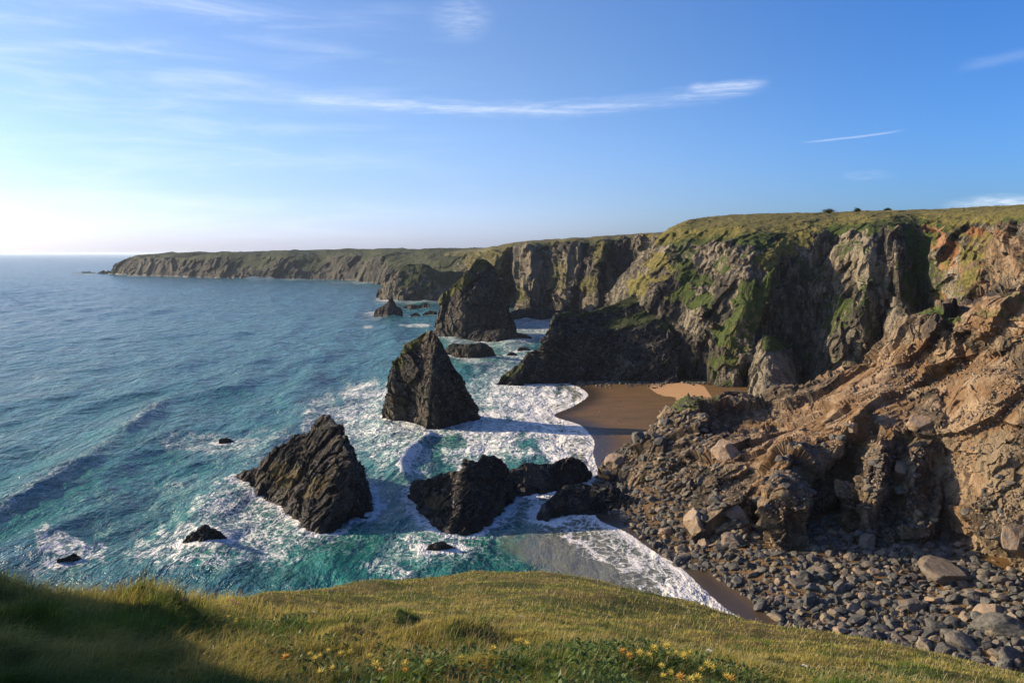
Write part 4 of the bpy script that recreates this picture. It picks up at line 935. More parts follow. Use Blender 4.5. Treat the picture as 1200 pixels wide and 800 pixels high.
def boulder_mat():
    m = bpy.data.materials.new('boulder_stone'); m.use_nodes = True; t = NT(m.node_tree); t.n.clear()
    geo = t.node('ShaderNodeNewGeometry'); pos = geo.outputs['Position']
    tint = t.attr('tint').outputs['Fac']; oi = t.node('ShaderNodeObjectInfo')
    val = t.math('FRACT', t.math('ADD', tint, oi.outputs['Random']))
    cr = t.node('ShaderNodeValToRGB'); t.put(cr.inputs[0], val)
    st = [(0, (0.034, 0.035, 0.032)), (.25, (0.062, 0.063, 0.056)), (.5, (0.10, 0.096, 0.08)), (.7, (0.056, 0.053, 0.044)), (.84, (0.16, 0.135, 0.095)), (.93, (0.23, 0.175, 0.11)), (1, (0.05, 0.052, 0.05))]
    e = cr.color_ramp.elements; e[0].position = 0; e[0].color = (*st[0][1], 1); e[1].position = 1; e[1].color = (*st[-1][1], 1)
    for p, c in st[1:-1]: x = e.new(p); x.color = (*c, 1)
    tan = t.attr('tan').outputs['Fac']
    oc = t.node('ShaderNodeAttribute', attribute_type='OBJECT', attribute_name='tan')
    tm = t.math('MAXIMUM', tan, oc.outputs['Fac'])
    n1 = t.noise(pos, 1.2, 5, 0.65); n2 = t.noise(pos, 6, 5, 0.7)
    c = t.mix(tm, cr.outputs[0], t.mix(t.ss(n1, .4, .6), (0.36, 0.235, 0.135), (0.24, 0.19, 0.14)))
    c = t.mix(t.ss(n1, 0.45, 0.65, 0, .5), c, t.mix(0.5, c, (0.3, 0.28, 0.24)))
    c = t.mix(t.ss(n2, 0.5, 0.35, 0, .6), c, t.mix(0.6, c, (0.03, 0.03, 0.03)))
    b = t.node('ShaderNodeBsdfPrincipled'); t.put(b.inputs['Base Color'], c); b.inputs['Roughness'].default_value = 0.75; b.inputs['Specular IOR Level'].default_value = 0.3
    bn = t.bump(t.math('ADD', n1, t.math('MULTIPLY', n2, 0.3)), 0.6, 0.35); t.l.new(bn, b.inputs['Normal'])
    o = t.node('ShaderNodeOutputMaterial'); t.l.new(b.outputs[0], o.inputs[0]); return m
M_boulder = boulder_mat()

def rayobj(o):
    me = o.data
    V = np.empty(len(me.vertices) * 3, np.float32); me.vertices.foreach_get('co', V); V = V.reshape(-1, 3)
    return V
def decim_bvh(G, k=2):
    g = G[::k, ::k]; nu, nv, _ = g.shape
    return BVHTree.FromPolygons([tuple(v) for v in g.reshape(-1, 3).tolist()], grid_faces(nu, nv).tolist())
bvh_slope = decim_bvh(G_near, 4); bvh_beach = decim_bvh(BG, 3)
print('bvh', time.time() - T0)
def ground_at(x, y):
    best = -1e9; nrm = None
    for bv in (bvh_slope, bvh_beach):
        h = bv.ray_cast(Vector((x, y, 200)), Vector((0, 0, -1)))
        if h[0] is not None and h[0].z > best: best = h[0].z; nrm = h[1]
    return best, nrm
def see_at(px, py):
    o = Vector((0, 0, H)); d = Vector(((px - 600) / F, 1, (HY - py) / F)).normalized()
    best = None
    for bv in (bvh_slope, bvh_beach):
        h = bv.ray_cast(o, d)
        if h[0] is not None and (best is None or h[3] < best[1]): best = (h[0], h[3])
    return best[0] if best else None

from mathutils import Matrix, Euler, Quaternion
protos = {}
for kd in ('round', 'angular', 'slab'):
    protos[kd] = []
    for k in range(8 if kd == 'round' else 5):
        V, Fc = boulder_shape(kd, 400 + k + 50 * len(kd), 4)
        me = mesh_np('boulder', V, Fc, None, False); me.materials.append(M_boulder); protos[kd].append(me)
def put_boulder(px, py, wpx, kind, label, group=None, tan=0.0, sink=0.25, hfac=1.0, name='boulder', rot=None, P=None):
    if P is None: P = see_at(px, py)
    if P is None: return None
    r = wpx / 2 * P.y / F
    me = protos[kind][rng.randint(len(protos[kind]))]
    o = new_obj(name, me, None, None, label, 'boulder', group)
    o.scale = (r, r * rng.uniform(.85, 1.05), r * hfac)
    o.rotation_euler = rot or (rng.uniform(-.35, .35), rng.uniform(-.35, .35), rng.uniform(0, 6.28))
    o.location = (P.x, P.y + r * 0.4, P.z + r * hfac * (0.5 - sink))
    o['tan'] = float(tan)
    return o
# boulders of the beach
def in_poly_px(px, py, poly): return bool(inside(np.array([[px, py]], float), np.array(poly, float))[0])
BZONE = [(696, 556), (712, 532), (742, 515), (790, 520), (826, 560), (842, 598), (846, 620), (850, 640), (880, 628), (910, 622), (985, 612), (1030, 635), (1100, 648), (1150, 665), (1215, 690), (1215, 810), (1170, 796), (1100, 775), (1030, 758), (985, 748), (925, 732), (890, 704), (852, 677), (828, 662), (795, 655), (765, 632), (732, 606), (698, 590)]
TZONE = [(790, 560), (760, 512), (830, 480), (905, 470), (960, 455), (1060, 385), (1200, 380), (1200, 690), (1100, 648), (985, 640), (850, 640)]
# unique, individually described ones
uniq = [
 (748, 517, 26, 'angular', 'flat-topped grey boulder at the edge of the sand, furthest out of the pile', 0, .8),
 (722, 546, 34, 'angular', 'tan boulder at the seaward tip of the boulder beach', .7, .7),
 (850, 536, 48, 'angular', 'large tan block casting a black shadow on the orange slope', .75, .9),
 (818, 618, 40, 'angular', 'big ochre boulder standing above the foam edge of the boulder beach', .55, 1.0),
 (862, 606, 34, 'round', 'pale rounded boulder at the left of the dark cave mouth', .4, .8),
 (858, 640, 32, 'angular', 'grey-brown boulder right below the pale rounded one by the cave', .3, .8),
 (782, 626, 22, 'round', 'brown boulder at the very edge of the foam', .6, .8),
 (828, 641, 22, 'angular', 'reddish boulder wedged below the big ochre boulder', .7, .6),
 (1112, 682, 66, 'slab', 'broad flat tilted slab lying on the beach below the cliff', .3, .9),
 (1182, 745, 64, 'round', 'very large dark grey boulder at the right end of the beach', 0, .7),
 (1186, 775, 34, 'round', 'round grey boulder beside the grass edge at lower right', 0, .9),
 (1130, 760, 40, 'round', 'large rounded grey boulder by the grass edge, left of the round one', .1, .8),
 (1160, 722, 34, 'angular', 'angular brown block between the flat slab and the large dark boulder', .5, .8),
 (1140, 702, 26, 'angular', 'squared dark block at the right foot of the flat slab', .1, .9),
 (1100, 707, 26, 'angular', 'reddish brown block under the left end of the flat slab', .7, .7),
 (1072, 716, 36, 'round', 'pale smooth oval boulder in the middle of the beach', .2, .8),
 (1020, 642, 26, 'angular', 'upright grey boulder at the foot of the shadowed hollow', .1, 1.1),
 (960, 672, 26, 'angular', 'brown boulder half way along the upper edge of the boulder beach', .4, .8),
 (1060, 560, 34, 'angular', 'upright orange block beside the black cleft in the slope', .9, 1.5),
 (1085, 500, 36, 'angular', 'reddish leaning block high on the orange slope', .8, .8),
 (1000, 505, 30, 'angular', 'pale orange block jutting above the shadowed hollow', .9, .9),
 (1196, 640, 40, 'angular', 'huge pale rock face block at the right edge of the cliff foot', .5, 1.4)]
for (px, py, wp, kd, lb, tan, hf) in uniq:
    put_boulder(px, py, wp, kd, lb, None, tan, 0.25, hf)
# candidates
cand = []
r2 = np.random.RandomState(77)
while len(cand) < 5200:
    Yr = 1 / r2.uniform(1 / 215, 1 / 100); px = r2.uniform(690, 1215); py = HY + F * (H - 1.2) / Yr
    if not in_poly_px(px, py, BZONE): continue
    x, y = (px - 600) / F * Yr, Yr
    z, nr = ground_at(x, y)
    if z < -0.5: continue
    cand.append((x, y, z))
cand = np.array(cand)
rad = 0.30 + 0.75 * r2.beta(1.3, 4.0, len(cand)); rad *= 1.16
big = r2.rand(len(cand)) < 0.07; rad[big] *= 1.7
order = np.argsort(-rad)
# greedy packing so stones lie side by side, later ones pile a bit
placed = []; grid = {}
for i in order:
    x, y, z = cand[i]; r = rad[i]; ok = True; lift = 0
    gx, gy = int(x // 2), int(y // 2)
    nb = 0
    for a in (-1, 0, 1):
        for b_ in (-1, 0, 1):
            for (qx, qy, qr) in grid.get((gx + a, gy + b_), ()):
                d = math.hypot(qx - x, qy - y)
                if d < 0.62 * (qr + r): ok = False
    if not ok: continue
    grid.setdefault((gx, gy), []).append((x, y, r)); placed.append((x, y, z, r))
print('boulders placed', len(placed), time.time() - T0)
placed.sort(key=lambda q: -q[3] / q[1])
inview = lambda q: 0 < 600 + F * q[0] / q[1] < 1200 and HY + F * (H - q[2]) / q[1] < 805
ind = [q for q in placed if inview(q)][:255]
iset = set(id(q) for q in ind)
def describe(px, py):
    if px < 790: return 'smooth dark cobble boulder packed on the seaward tongue of the boulder beach', 'boulders on the seaward tongue'
    if px < 940: return 'grey boulder on the beach strip below the cave mouth', 'boulders below the cave mouth'
    if px < 1080: return 'rounded grey boulder in the middle stretch of the boulder beach', 'boulders in the middle of the beach'
    return 'big grey boulder on the right-hand end of the boulder beach', 'boulders at the right end of the beach'
for q in ind:
    px, py = 600 + F * q[0] / q[1], HY + F * (H - q[2]) / q[1]
    lb, gp = describe(px, py)
    kd = 'round' if rng.rand() < .3 else ('angular' if rng.rand() < .8 else 'slab')
    o = put_boulder(0, 0, 2 * q[3] * F / q[1], kd, lb, gp, 0.0 if rng.rand() < .94 else rng.uniform(.3, .8), 0.3, rng.uniform(.7, 1.0), P=Vector(q[:3]))
# the rest: one object
def scatter_mesh(items, sub, seed, kinds=('angular', 'round', 'angular', 'slab'), tanf=0.1):
    r = np.random.RandomState(seed)
    lib = [boulder_shape(kinds[k % len(kinds)], seed + k, sub) for k in range(12)]
    VV, FF, TI, TA = [], [], [], []; off = 0
    for (x, y, z, rr) in items:
        V, Fc = lib[r.randint(12)]
        M = np.array(Euler((r.uniform(-.5, .5), r.uniform(-.5, .5), r.uniform(0, 6.28))).to_matrix(), np.float32)
        V2 = (V * rr) @ M.T + np.array((x, y, z + rr * 0.15), np.float32)
        VV.append(V2); FF.append(Fc + off); off += len(V); TI.append(np.full(len(V), r.rand())); TA.append(np.full(len(V), r.uniform(.3, 1) if r.rand() < tanf else 0))
    return np.vstack(VV), np.vstack(FF), np.concatenate(TI), np.concatenate(TA)
rest = [q for q in placed if id(q) not in iset]
small = []
while len(small) < 5000:
    Yr = 1 / r2.uniform(1 / 215, 1 / 100); px = r2.uniform(690, 1215); py = HY + F * (H - 1.2) / Yr
    if not in_poly_px(px, py, BZONE): continue
    x, y = (px - 600) / F * Yr, Yr
    z, nr = ground_at(x, y)
    small.append((x, y, z, r2.uniform(.14, .32)))
V, Fc, TI, TA = scatter_mesh(rest, 3, 900, tanf=0.05)
V2, F2, TI2, TA2 = scatter_mesh(small, 2, 950, tanf=0.08)
me = mesh_np('cobbles', np.vstack([V, V2]), np.vstack([Fc, F2 + len(V)]), dict(tint=np.concatenate([TI, TI2]), tan=np.concatenate([TA, TA2])), False)
new_obj('cobbles', me, M_boulder, label='grey cobbles filling the beach between the larger boulders', cat='cobbles', kind='stuff')
# rubble on the slope
rub = []
while len(rub) < 3600:
    px, py = r2.uniform(740, 1210), r2.uniform(380, 690)
    if not in_poly_px(px, py, TZONE): continue
    P = see_at(px, py)
    if P is None or P.z < 0.5: continue
    g = perlin(np.array([[px / 30, py / 30, 3.3]]), 5)[0]
    if r2.rand() > 0.25 + 2.0 * g: continue
    rub.append((P.x, P.y, P.z, r2.uniform(.07, .26) + 0.8 * r2.beta(1, 14)))
V, Fc, TI, TA = scatter_mesh(rub, 3, 990, ('angular', 'angular', 'slab'), tanf=0.8)
me = mesh_np('rubble', V, Fc, dict(tint=TI, tan=np.maximum(TA, .25)), False)
new_obj('rubble', me, M_boulder, label='loose tan and grey rubble strewn down the orange slope', cat='rubble', kind='stuff')
# dark stones at the foot of the spur by the far sand
ds = []
while len(ds) < 700:
    px = r2.uniform(640, 826); n_ = perlin(np.array([[px / 17, 0.3, 2.2]]), 9)[0]
    py = 446.5 + abs(r2.normal(0, 3.2)) * (0.7 + 1.3 * n_) + max(0, (px - 760) * 0.06)
    if px < 690 and r2.rand() < .55: continue
    x, y, _ = S(px, py, 0.5); ds.append((x, y, float(beach_z(np.array([[x, y]]))[0]) + 0.1, 0.18 + 0.9 * r2.beta(1.2, 4)))
k_ = 0
while k_ < 260:
    px, py = r2.uniform(655, 800), r2.uniform(452, 545); x, y, _ = S(px, py, 0.4); q = np.array([[x, y]]); sq = float(sdist(q)[0])
    if sq < 1.0 or r2.rand() > 0.25 + 0.75 * math.exp(-((sq - 13) / 2.0) ** 2): continue
    ds.append((x, y, float(beach_z(q)[0]), r2.uniform(.08, .24))); k_ += 1
V, Fc, TI, TA = scatter_mesh(ds, 2, 1100, tanf=0.05)
new_obj('stones', mesh_np('stones', V, Fc, dict(tint=TI, tan=TA), True), M_boulder, label='dark stones strewn on the cove sand and along the shaded spur', cat='stones', kind='stuff')
print('boulders', time.time() - T0)

# ================================================================== FOREGROUND GRASS SLOPE
# columns by azimuth, heights below the eye along the ray on the ground
def colpx(px): return math.degrees(math.atan2(px - 600, F))
RR = [0, 2, 4.5, 7, 10, 14, 19, 25, 32, 40, 55, 80]
# each: (azimuth, [z relative to eye at RR distances, measured by forward distance Y in view])
def prof(pts):
    pts = sorted(pts); a = np.array([p[0] for p in pts], float); b = np.array([p[1] for p in pts], float)
    return herm_xy(a, b, np.array(RR, float))
def herm_xy(x, y, q):
    d = np.diff(y) / np.diff(x); m = np.zeros_like(y)
    m[1:-1] = np.where(d[:-1] * d[1:] > 0, 2 * d[:-1] * d[1:] / (d[:-1] + d[1:] + 1e-12), 0); m[0] = d[0]; m[-1] = d[-1]
    i = np.clip(np.searchsorted(x, q) - 1, 0, len(x) - 2); h = x[i + 1] - x[i]; f = np.clip((q - x[i]) / h, 0, 1)
    return (2*f**3-3*f**2+1)*y[i] + (f**3-2*f**2+f)*h*m[i] + (-2*f**3+3*f**2)*y[i+1] + (f**3-f**2)*h*m[i+1]
def lipcol(px, pyl, Yl, pymid=None, Ymid=None, pybot=None):
    pb = pybot if pybot else 806
    pts = [(0, -1.65), (2.5, -2.0), (7.0, -7.0 * (pb - HY) / F)]
    if Ymid: pts.append((Ymid, -(pymid - HY) / F * Ymid))
    pts += [(Yl, -(pyl - HY) / F * Yl), (Yl + 6, -(pyl - HY) / F * Yl - 5.5), (80, -48)]
    k = 1 / math.cos(math.atan2(px - 600, F))
    return (colpx(px), prof([(p[0] * k, p[1]) for p in pts]))
flat = lambda *p: prof(p)
AZC = [
 (-180, flat((0, -1.65), (20, -1.0), (80, 0))), (-125, flat((0, -1.65), (6, -0.9), (20, 1.0), (80, 3))), (-95, flat((0, -1.65), (4, -1.0), (8, 0.4), (20, 2.5), (80, -10))),
 (-78, flat((0, -1.65), (4, -1.4), (8, 0.3), (14, 1.4), (22, -2), (80, -48))), (-66, flat((0, -1.65), (4, -1.6), (9, -0.4), (13, 0.2), (25, -10), (80, -48))), (-55, flat((0, -1.65), (4, -1.8), (9, -2.0), (13, -2.4), (25, -12), (80, -48))), (-46, flat((0, -1.65), (4.5, -2.0), (8, -2.9), (12, -4), (25, -14), (80, -48))),  # left columns raised out of view to help shade the lower left
 lipcol(-150, 668, 11), lipcol(0, 682, 11), lipcol(100, 694, 11.5), lipcol(180, 705, 12), lipcol(225, 706, 15, 745, 11), lipcol(265, 704, 19, 742, 12), lipcol(310, 703, 25, 745, 13), lipcol(420, 697, 34, 740, 14), lipcol(560, 684, 40, 737, 15), lipcol(650, 685, 40, 740, 15),
 lipcol(760, 706, 37, 756, 14, 812), lipcol(900, 743, 30, 780, 13, 822), lipcol(1000, 763, 27, 795, 12, 835), lipcol(1090, 780, 24, 808, 12, 848), lipcol(1180, 797, 22, 825, 12, 862), lipcol(1300, 822, 18, 850, 11, 885),
 (60, flat((0, -1.65), (5, -3.9), (12, -8), (80, -48))), (95, flat((0, -1.65), (6, -3), (15, -7), (80, -40))), (140, flat((0, -1.65), (20, -2), (80, -8))), (180, flat((0, -1.65), (20, -1.0), (80, 0)))]
azk = np.array([a[0] for a in AZC]); zk = np.array([a[1] for a in AZC])
nA, nRr = 900, 420
aq = np.concatenate([np.linspace(-180, -42, 130)[:-1], np.linspace(-42, 38, 640), np.linspace(38, 180, 131)[1:]])
rq = 0.3 * (80 / 0.3) ** np.linspace(0, 1, nRr)
ti = np.interp(aq, azk, np.arange(len(azk)))
ZA = herm(zk, ti)                                  # [nA, len(RR)]
rt = np.interp(rq, RR, np.arange(len(RR)))
ZG = herm(ZA.T, rt).T                              # [nA, nR]
ZG = blur(ZG[..., None], 3)[..., 0]
AA, RQ = np.meshgrid(np.radians(aq), rq, indexing='ij')
gx, gy = RQ * np.sin(AA), RQ * np.cos(AA)
pp = np.column_stack([gx.ravel(), gy.ravel(), 0 * gx.ravel()])
hum = fbm(pp / 2.2, 3, 500).reshape(gx.shape) * 0.16 * sstep(RQ, 1.5, 4) + fbm(pp / 0.55, 3, 510).reshape(gx.shape) * 0.055
hum += 0.36 * np.clip(fbm(pp / 1.1 + 9, 3, 520), 0, 1).reshape(gx.shape) * sstep(gx, 1.5, -1.5) * sstep(RQ, 4, 7) * sstep(RQ, 16, 12)
lawn = sstep(RQ, 12, 18)
hum = hum * (1 - 0.6 * lawn) + lawn * 0.22 * fbm(pp / 5, 3, 530).reshape(gx.shape)
def gauss(x0, y0, sx, sy, h): return h * np.exp(-((gx - x0) / sx) ** 2 - ((gy - y0) / sy) ** 2)
ZG = ZG + hum
# tussocks beyond the flowers, and an unseen bank added to throw the shadow
ZG += gauss(-2.2, 12.6, 1.6, 0.9, 0.22) + gauss(-0.3, 10.6, 1.5, 0.5, 0.12) + gauss(2.0, 10.2, 1.2, 0.5, 0.10)
ZG += 4.0 * np.exp(-(np.abs(gx + 10.5) / 2.6) ** 3 - (np.abs(gy - 8.6) / 3.2) ** 4)  # bank left of the view, added to shade the lower-left turf
GG = np.stack([gx, gy, ZG + H], -1)
def ground_z(x, y):
    a = np.degrees(np.arctan2(x, y)); r = np.hypot(x, y)
    ia = np.interp(a, aq, np.arange(len(aq))); ir = np.interp(np.log(np.maximum(r, 0.3)), np.log(rq), np.arange(nRr))
    i0 = np.clip(ia.astype(int), 0, len(aq) - 2); j0 = np.clip(ir.astype(int), 0, nRr - 2); fa = ia - i0; fr = ir - j0
    Zt = GG[..., 2]
    return (Zt[i0, j0] * (1 - fa) * (1 - fr) + Zt[i0 + 1, j0] * fa * (1 - fr) + Zt[i0, j0 + 1] * (1 - fa) * fr + Zt[i0 + 1, j0 + 1] * fa * fr)
m = bpy.data.materials.new('turf_soil'); m.use_nodes = True; t = NT(m.node_tree); t.n.clear()
pos = t.node('ShaderNodeNewGeometry').outputs['Position']
n1 = t.noise(pos, 0.5, 5, 0.65); n2 = t.noise(pos, 5, 6, 0.7)
c = t.mix(t.ss(n1, .4, .6), (0.075, 0.085, 0.022), (0.17, 0.125, 0.045)); c = t.mix(t.ss(n2, .6, .35, 0, .7), c, (0.03, 0.035, 0.012))
b = t.node('ShaderNodeBsdfPrincipled'); t.put(b.inputs['Base Color'], c); b.inputs['Roughness'].default_value = 0.95; b.inputs['Specular IOR Level'].default_value = 0.1
t.put(b.inputs['Normal'], t.bump(n2, 0.8, 0.12)); o = t.node('ShaderNodeOutputMaterial'); t.l.new(b.outputs[0], o.inputs[0])
new_obj('ground', mesh_np('ground', GG.reshape(-1, 3), grid_faces(len(aq), nRr, True)), m, kind='structure')

# grass blades ------------------------------------------------------
def grass_material():
    m = bpy.data.materials.new('grass_blades'); m.use_nodes = True; t = NT(m.node_tree); t.n.clear()
    a = t.node('ShaderNodeAttribute', attribute_name='col')
    d = t.node('ShaderNodeBsdfDiffuse'); t.l.new(a.outputs['Color'], d.inputs[0])
    tr = t.node('ShaderNodeBsdfTranslucent'); t.l.new(a.outputs['Color'], tr.inputs[0])
    g = t.node('ShaderNodeBsdfGlossy'); g.inputs['Roughness'].default_value = 0.45; g.inputs[0].default_value = (.6, .6, .6, 1)
    mx = t.node('ShaderNodeMixShader'); mx.inputs[0].default_value = 0.42; t.l.new(d.outputs[0], mx.inputs[1]); t.l.new(tr.outputs[0], mx.inputs[2])
    m2 = t.node('ShaderNodeMixShader'); m2.inputs[0].default_value = 0.03; t.l.new(mx.outputs[0], m2.inputs[1]); t.l.new(g.outputs[0], m2.inputs[2])
    o = t.node('ShaderNodeOutputMaterial'); t.l.new(m2.outputs[0], o.inputs[0]); return m
M_grass = grass_material()
def blades(x, y, hgt, wid, col, lean, seed, segs=2, mat=None):
    r = np.random.RandomState(seed); n = len(x); z = ground_z(x, y)
    ang = r.uniform(0, 2 * np.pi, n); dx, dy = np.cos(ang), np.sin(ang)
    # blades bend mostly down wind (toward +x, slightly toward the viewer)
    lx = lean * (0.75 + r.normal(0, .55, n)); ly = lean * (-0.15 + r.normal(0, .55, n))
    b0 = np.stack([x - dx * wid / 2, y - dy * wid / 2, z - 0.02], -1); b1 = np.stack([x + dx * wid / 2, y + dy * wid / 2, z - 0.02], -1)
    mid = np.stack([x + lx * hgt * .3, y + ly * hgt * .3, z + hgt * .62], -1)
    wv = np.stack([dx, dy, 0 * dx], -1) * (wid * .36)[:, None]
    m0, m1 = mid - wv, mid + wv
    tip = np.stack([x + lx * hgt, y + ly * hgt, z + hgt * np.sqrt(np.clip(1 - .35 * (lx**2 + ly**2), .2, 1))], -1)
    V = np.stack([b0, b1, m0, m1, tip], 1).reshape(-1, 3)
    k = np.arange(n)[:, None] * 5
    Q = np.concatenate([k, k + 1, k + 3, k + 2], 1); Tt = np.concatenate([k + 2, k + 3, k + 4], 1)
    c = np.repeat(col[:, None, :], 5, 1); c = c.reshape(-1, 3)
    return V, Q, Tt, c
def palette(x, y, r):
    n = len(x); p = np.column_stack([x, y, 0 * x])
    g = fbm(p / 3.1, 3, 600) + 0.5 * fbm(p / 0.8, 3, 610)
    d = np.hypot(x, y)
    amber = sstep(1.5 * g + sstep(d, 8.5, 16) * 0.6 + 0.12 * sstep(x, -2, 3) + 0.05, -0.15, 0.5)
    amber = np.clip(amber + r.normal(0, .22, n), 0, 1)
    green = np.array([0.09, 0.16, 0.018]); olive = np.array([0.22, 0.235, 0.035]); straw = np.array([0.42, 0.345, 0.085])
    c = np.where(amber[:, None] < .5, green + (olive - green) * (amber[:, None] * 2), olive + (straw - olive) * (amber[:, None] * 2 - 1))
    c = c * r.uniform(.5, 1.35, n)[:, None]
    dk = np.maximum(sstep(fbm(p / 1.7 + 5, 3, 620), .12, .4) * 0.5, sstep(fbm(p * np.array([1, .6, 1]) / 0.75 + 15, 3, 625), .22, .42) * 0.75)[:, None]
    return c * (1 - dk) + np.array([.03, .055, .012]) * dk
rg = np.random.RandomState(4)
def sample(n, pxl, Y0, Y1, power=1.0):
    """points on the slope, spread evenly over the picture"""
    Y = 1 / (rg.uniform((1 / Y1) ** power, (1 / Y0) ** power, n)) ** (1 / power); px = rg.uniform(pxl[0], pxl[1], n)
    return (px - 600) / F * Y, Y
VS, QS, TS, CS = [], [], [], []; off = 0
def addb(V, Q, Tt, c):
    global off
    VS.append(V); QS.append(Q + off); TS.append(Tt + off); CS.append(c); off += len(V)
# short turf over the whole slope
x, y = sample(520000, (-120, 1330), 5.2, 48)
d = np.hypot(x, y); tall = sstep(x / y, -0.28, -0.42) * sstep(d, 17, 12)
clump = np.clip(fbm(np.column_stack([x, y, 0 * x]) / 0.9, 3, 640) + 0.5, 0.1, 1.3)
hg = (0.026 + 0.034 * clump + 0.04 * sstep(d, 14, 6)) * rg.uniform(.4, 1.6, len(x)) * (1 + 1.0 * tall)
wd = np.maximum(0.0035, d / F * 0.62) * rg.uniform(.7, 1.2, len(x))
addb(*blades(x, y, hg, wd, palette(x, y, rg), 0.95, 1))
# darker leafy tufts dotted over the lawn
x, y = sample(60000, (150, 1330), 8, 44)
q_ = fbm(np.column_stack([x / 1.3, y / 1.0, 0 * x]), 3, 670); kk = q_ > 0.30; x, y = x[kk], y[kk]; d = np.hypot(x, y)
addb(*blades(x, y, 0.10 * rg.uniform(.5, 1.3, len(x)), np.maximum(.008, d / F * 1.0), np.tile([.06, .11, .018], (len(x), 1)) * rg.uniform(.6, 1.5, (len(x), 1)), 1.0, 7))
# pale seed heads and dead stems
x, y = sample(9000, (150, 1330), 7, 40); d = np.hypot(x, y)
addb(*blades(x, y, rg.uniform(.08, .20, len(x)), np.maximum(.004, d / F * .5), np.tile([.55, .45, .22], (len(x), 1)) * rg.uniform(.6, 1.1, (len(x), 1)), .7, 8))
# long grass: left hummock and tussocks
x, y = sample(90000, (-150, 1000), 5.2, 17)
w_ = sstep((x / y) + 0.16 * fbm(np.column_stack([x, y, 0 * x]) / 1.2, 3, 650), -0.10, -0.34)
kk = rg.rand(len(x)) < (0.12 + 0.88 * w_); x, y, w_ = x[kk], y[kk], w_[kk]
d = np.hypot(x, y)
hg = (0.09 + 0.15 * w_) * rg.uniform(.5, 1.35, len(x))
c = palette(x, y, rg) * 1.0
addb(*blades(x, y, hg, np.maximum(.0035, d / F * .6) * rg.uniform(.7, 1.2, len(x)), c, 0.8, 2))
# fine flowering stalks
x, y = sample(5000, (-100, 900), 5.6, 15)
addb(*blades(x, y, rg.uniform(.12, .28, len(x)) * (0.6 + .6 * sstep(x / y, .2, -.35)), np.full(len(x), .004), np.tile([.38, .27, .12], (len(x), 1)) * rg.uniform(.6, 1.1, (len(x), 1)), .5, 3))
me = mesh_np('grass', np.vstack(VS), [np.vstack(QS), np.vstack(TS)], None, False, dict(col=np.vstack(CS)))
new_obj('grass', me, M_grass, label='windblown olive and amber grass covering the clifftop slope', cat='grass', kind='stuff')
print('grass', time.time() - T0)

# low leafy plants (ground cover) along the bottom
VS, FS, CS = [], [], []; off = 0
def leaf_patch(n, pxr, Yr, seed, size=0.03):
    global off
    r = np.random.RandomState(seed)
    Y = 1 / r.uniform(1 / Yr[1], 1 / Yr[0], n); px = r.uniform(pxr[0], pxr[1], n); x = (px - 600) / F * Y
    g = fbm(np.column_stack([x, Y, 0 * x]) / .5, 3, 700 + seed); k = g > -0.1; x, Y = x[k], Y[k]; n = len(x)
    z = ground_z(x, Y) + r.uniform(.01, .13, n)
    a = r.uniform(0, 6.28, n); tl = r.uniform(.1, .9, n); s = size * r.uniform(.6, 1.3, n)
    u = np.stack([np.cos(a) * np.cos(tl), np.sin(a) * np.cos(tl), np.sin(tl)], -1); v = np.stack([-np.sin(a), np.cos(a), 0 * a], -1); wv = np.cross(u, v)
    c0 = np.stack([x, Y, z], -1)
    pts = [c0, c0 + u * (s * .5)[:, None] + v * (s * .38)[:, None] + wv * (s * .08)[:, None], c0 + u * (s * 1.15)[:, None], c0 + u * (s * .5)[:, None] - v * (s * .38)[:, None] + wv * (s * .08)[:, None]]
    V = np.stack(pts, 1).reshape(-1, 3); k = np.arange(n)[:, None] * 4
    VS.append(V); FS.append(np.concatenate([k, k + 1, k + 2, k + 3], 1) + off); off += len(V)
    CS.append(np.repeat(np.array([.085, .135, .03]) * r.uniform(.5, 1.5, (n, 1)), 4, 0))
leaf_patch(6000, (300, 620), (5.5, 9.0), 1, .045); leaf_patch(6000, (640, 900), (5.5, 9.4), 2, .045); leaf_patch(3500, (250, 360), (9.0, 13.0), 3, .045); leaf_patch(2500, (0, 300), (5.5, 8), 4, .045); leaf_patch(1200, (930, 1150), (6, 14), 5, .04)
me = mesh_np('leafy_ground_cover', np.vstack(VS), np.vstack(FS), None, False, dict(col=np.vstack(CS)))
new_obj('leafy_ground_cover', me, M_grass, label='low green leafy plants among the grass at the bottom', cat='ground cover', kind='stuff')

# ------------------------------------------------------------------ flowers
def flat_mat(name, col, rough=0.7, trans=0.3):
    m = bpy.data.materials.new(name); m.use_nodes = True; t = NT(m.node_tree); t.n.clear()
    pos = t.node('ShaderNodeNewGeometry').outputs['Position']
    n = t.noise(pos, 60, 3, .6); c = t.mix(t.ss(n, .35, .65), col, tuple(x * .6 for x in col))
    d = t.node('ShaderNodeBsdfDiffuse'); t.put(d.inputs[0], c); tr = t.node('ShaderNodeBsdfTranslucent'); t.put(tr.inputs[0], c)
    mx = t.node('ShaderNodeMixShader'); mx.inputs[0].default_value = trans; t.l.new(d.outputs[0], mx.inputs[1]); t.l.new(tr.outputs[0], mx.inputs[2])
    o = t.node('ShaderNodeOutputMaterial'); t.l.new(mx.outputs[0], o.inputs[0]); return m
M_y = flat_mat('yellow_petals', (0.80, 0.66, 0.16)); M_or = flat_mat('orange_petals', (0.80, 0.50, 0.12)); M_pk = flat_mat('pink_petals', (0.72, 0.36, 0.36)); M_wh = flat_mat('cream_petals', (0.72, 0.70, 0.55)); M_st = flat_mat('flower_stem', (0.08, 0.14, 0.03))
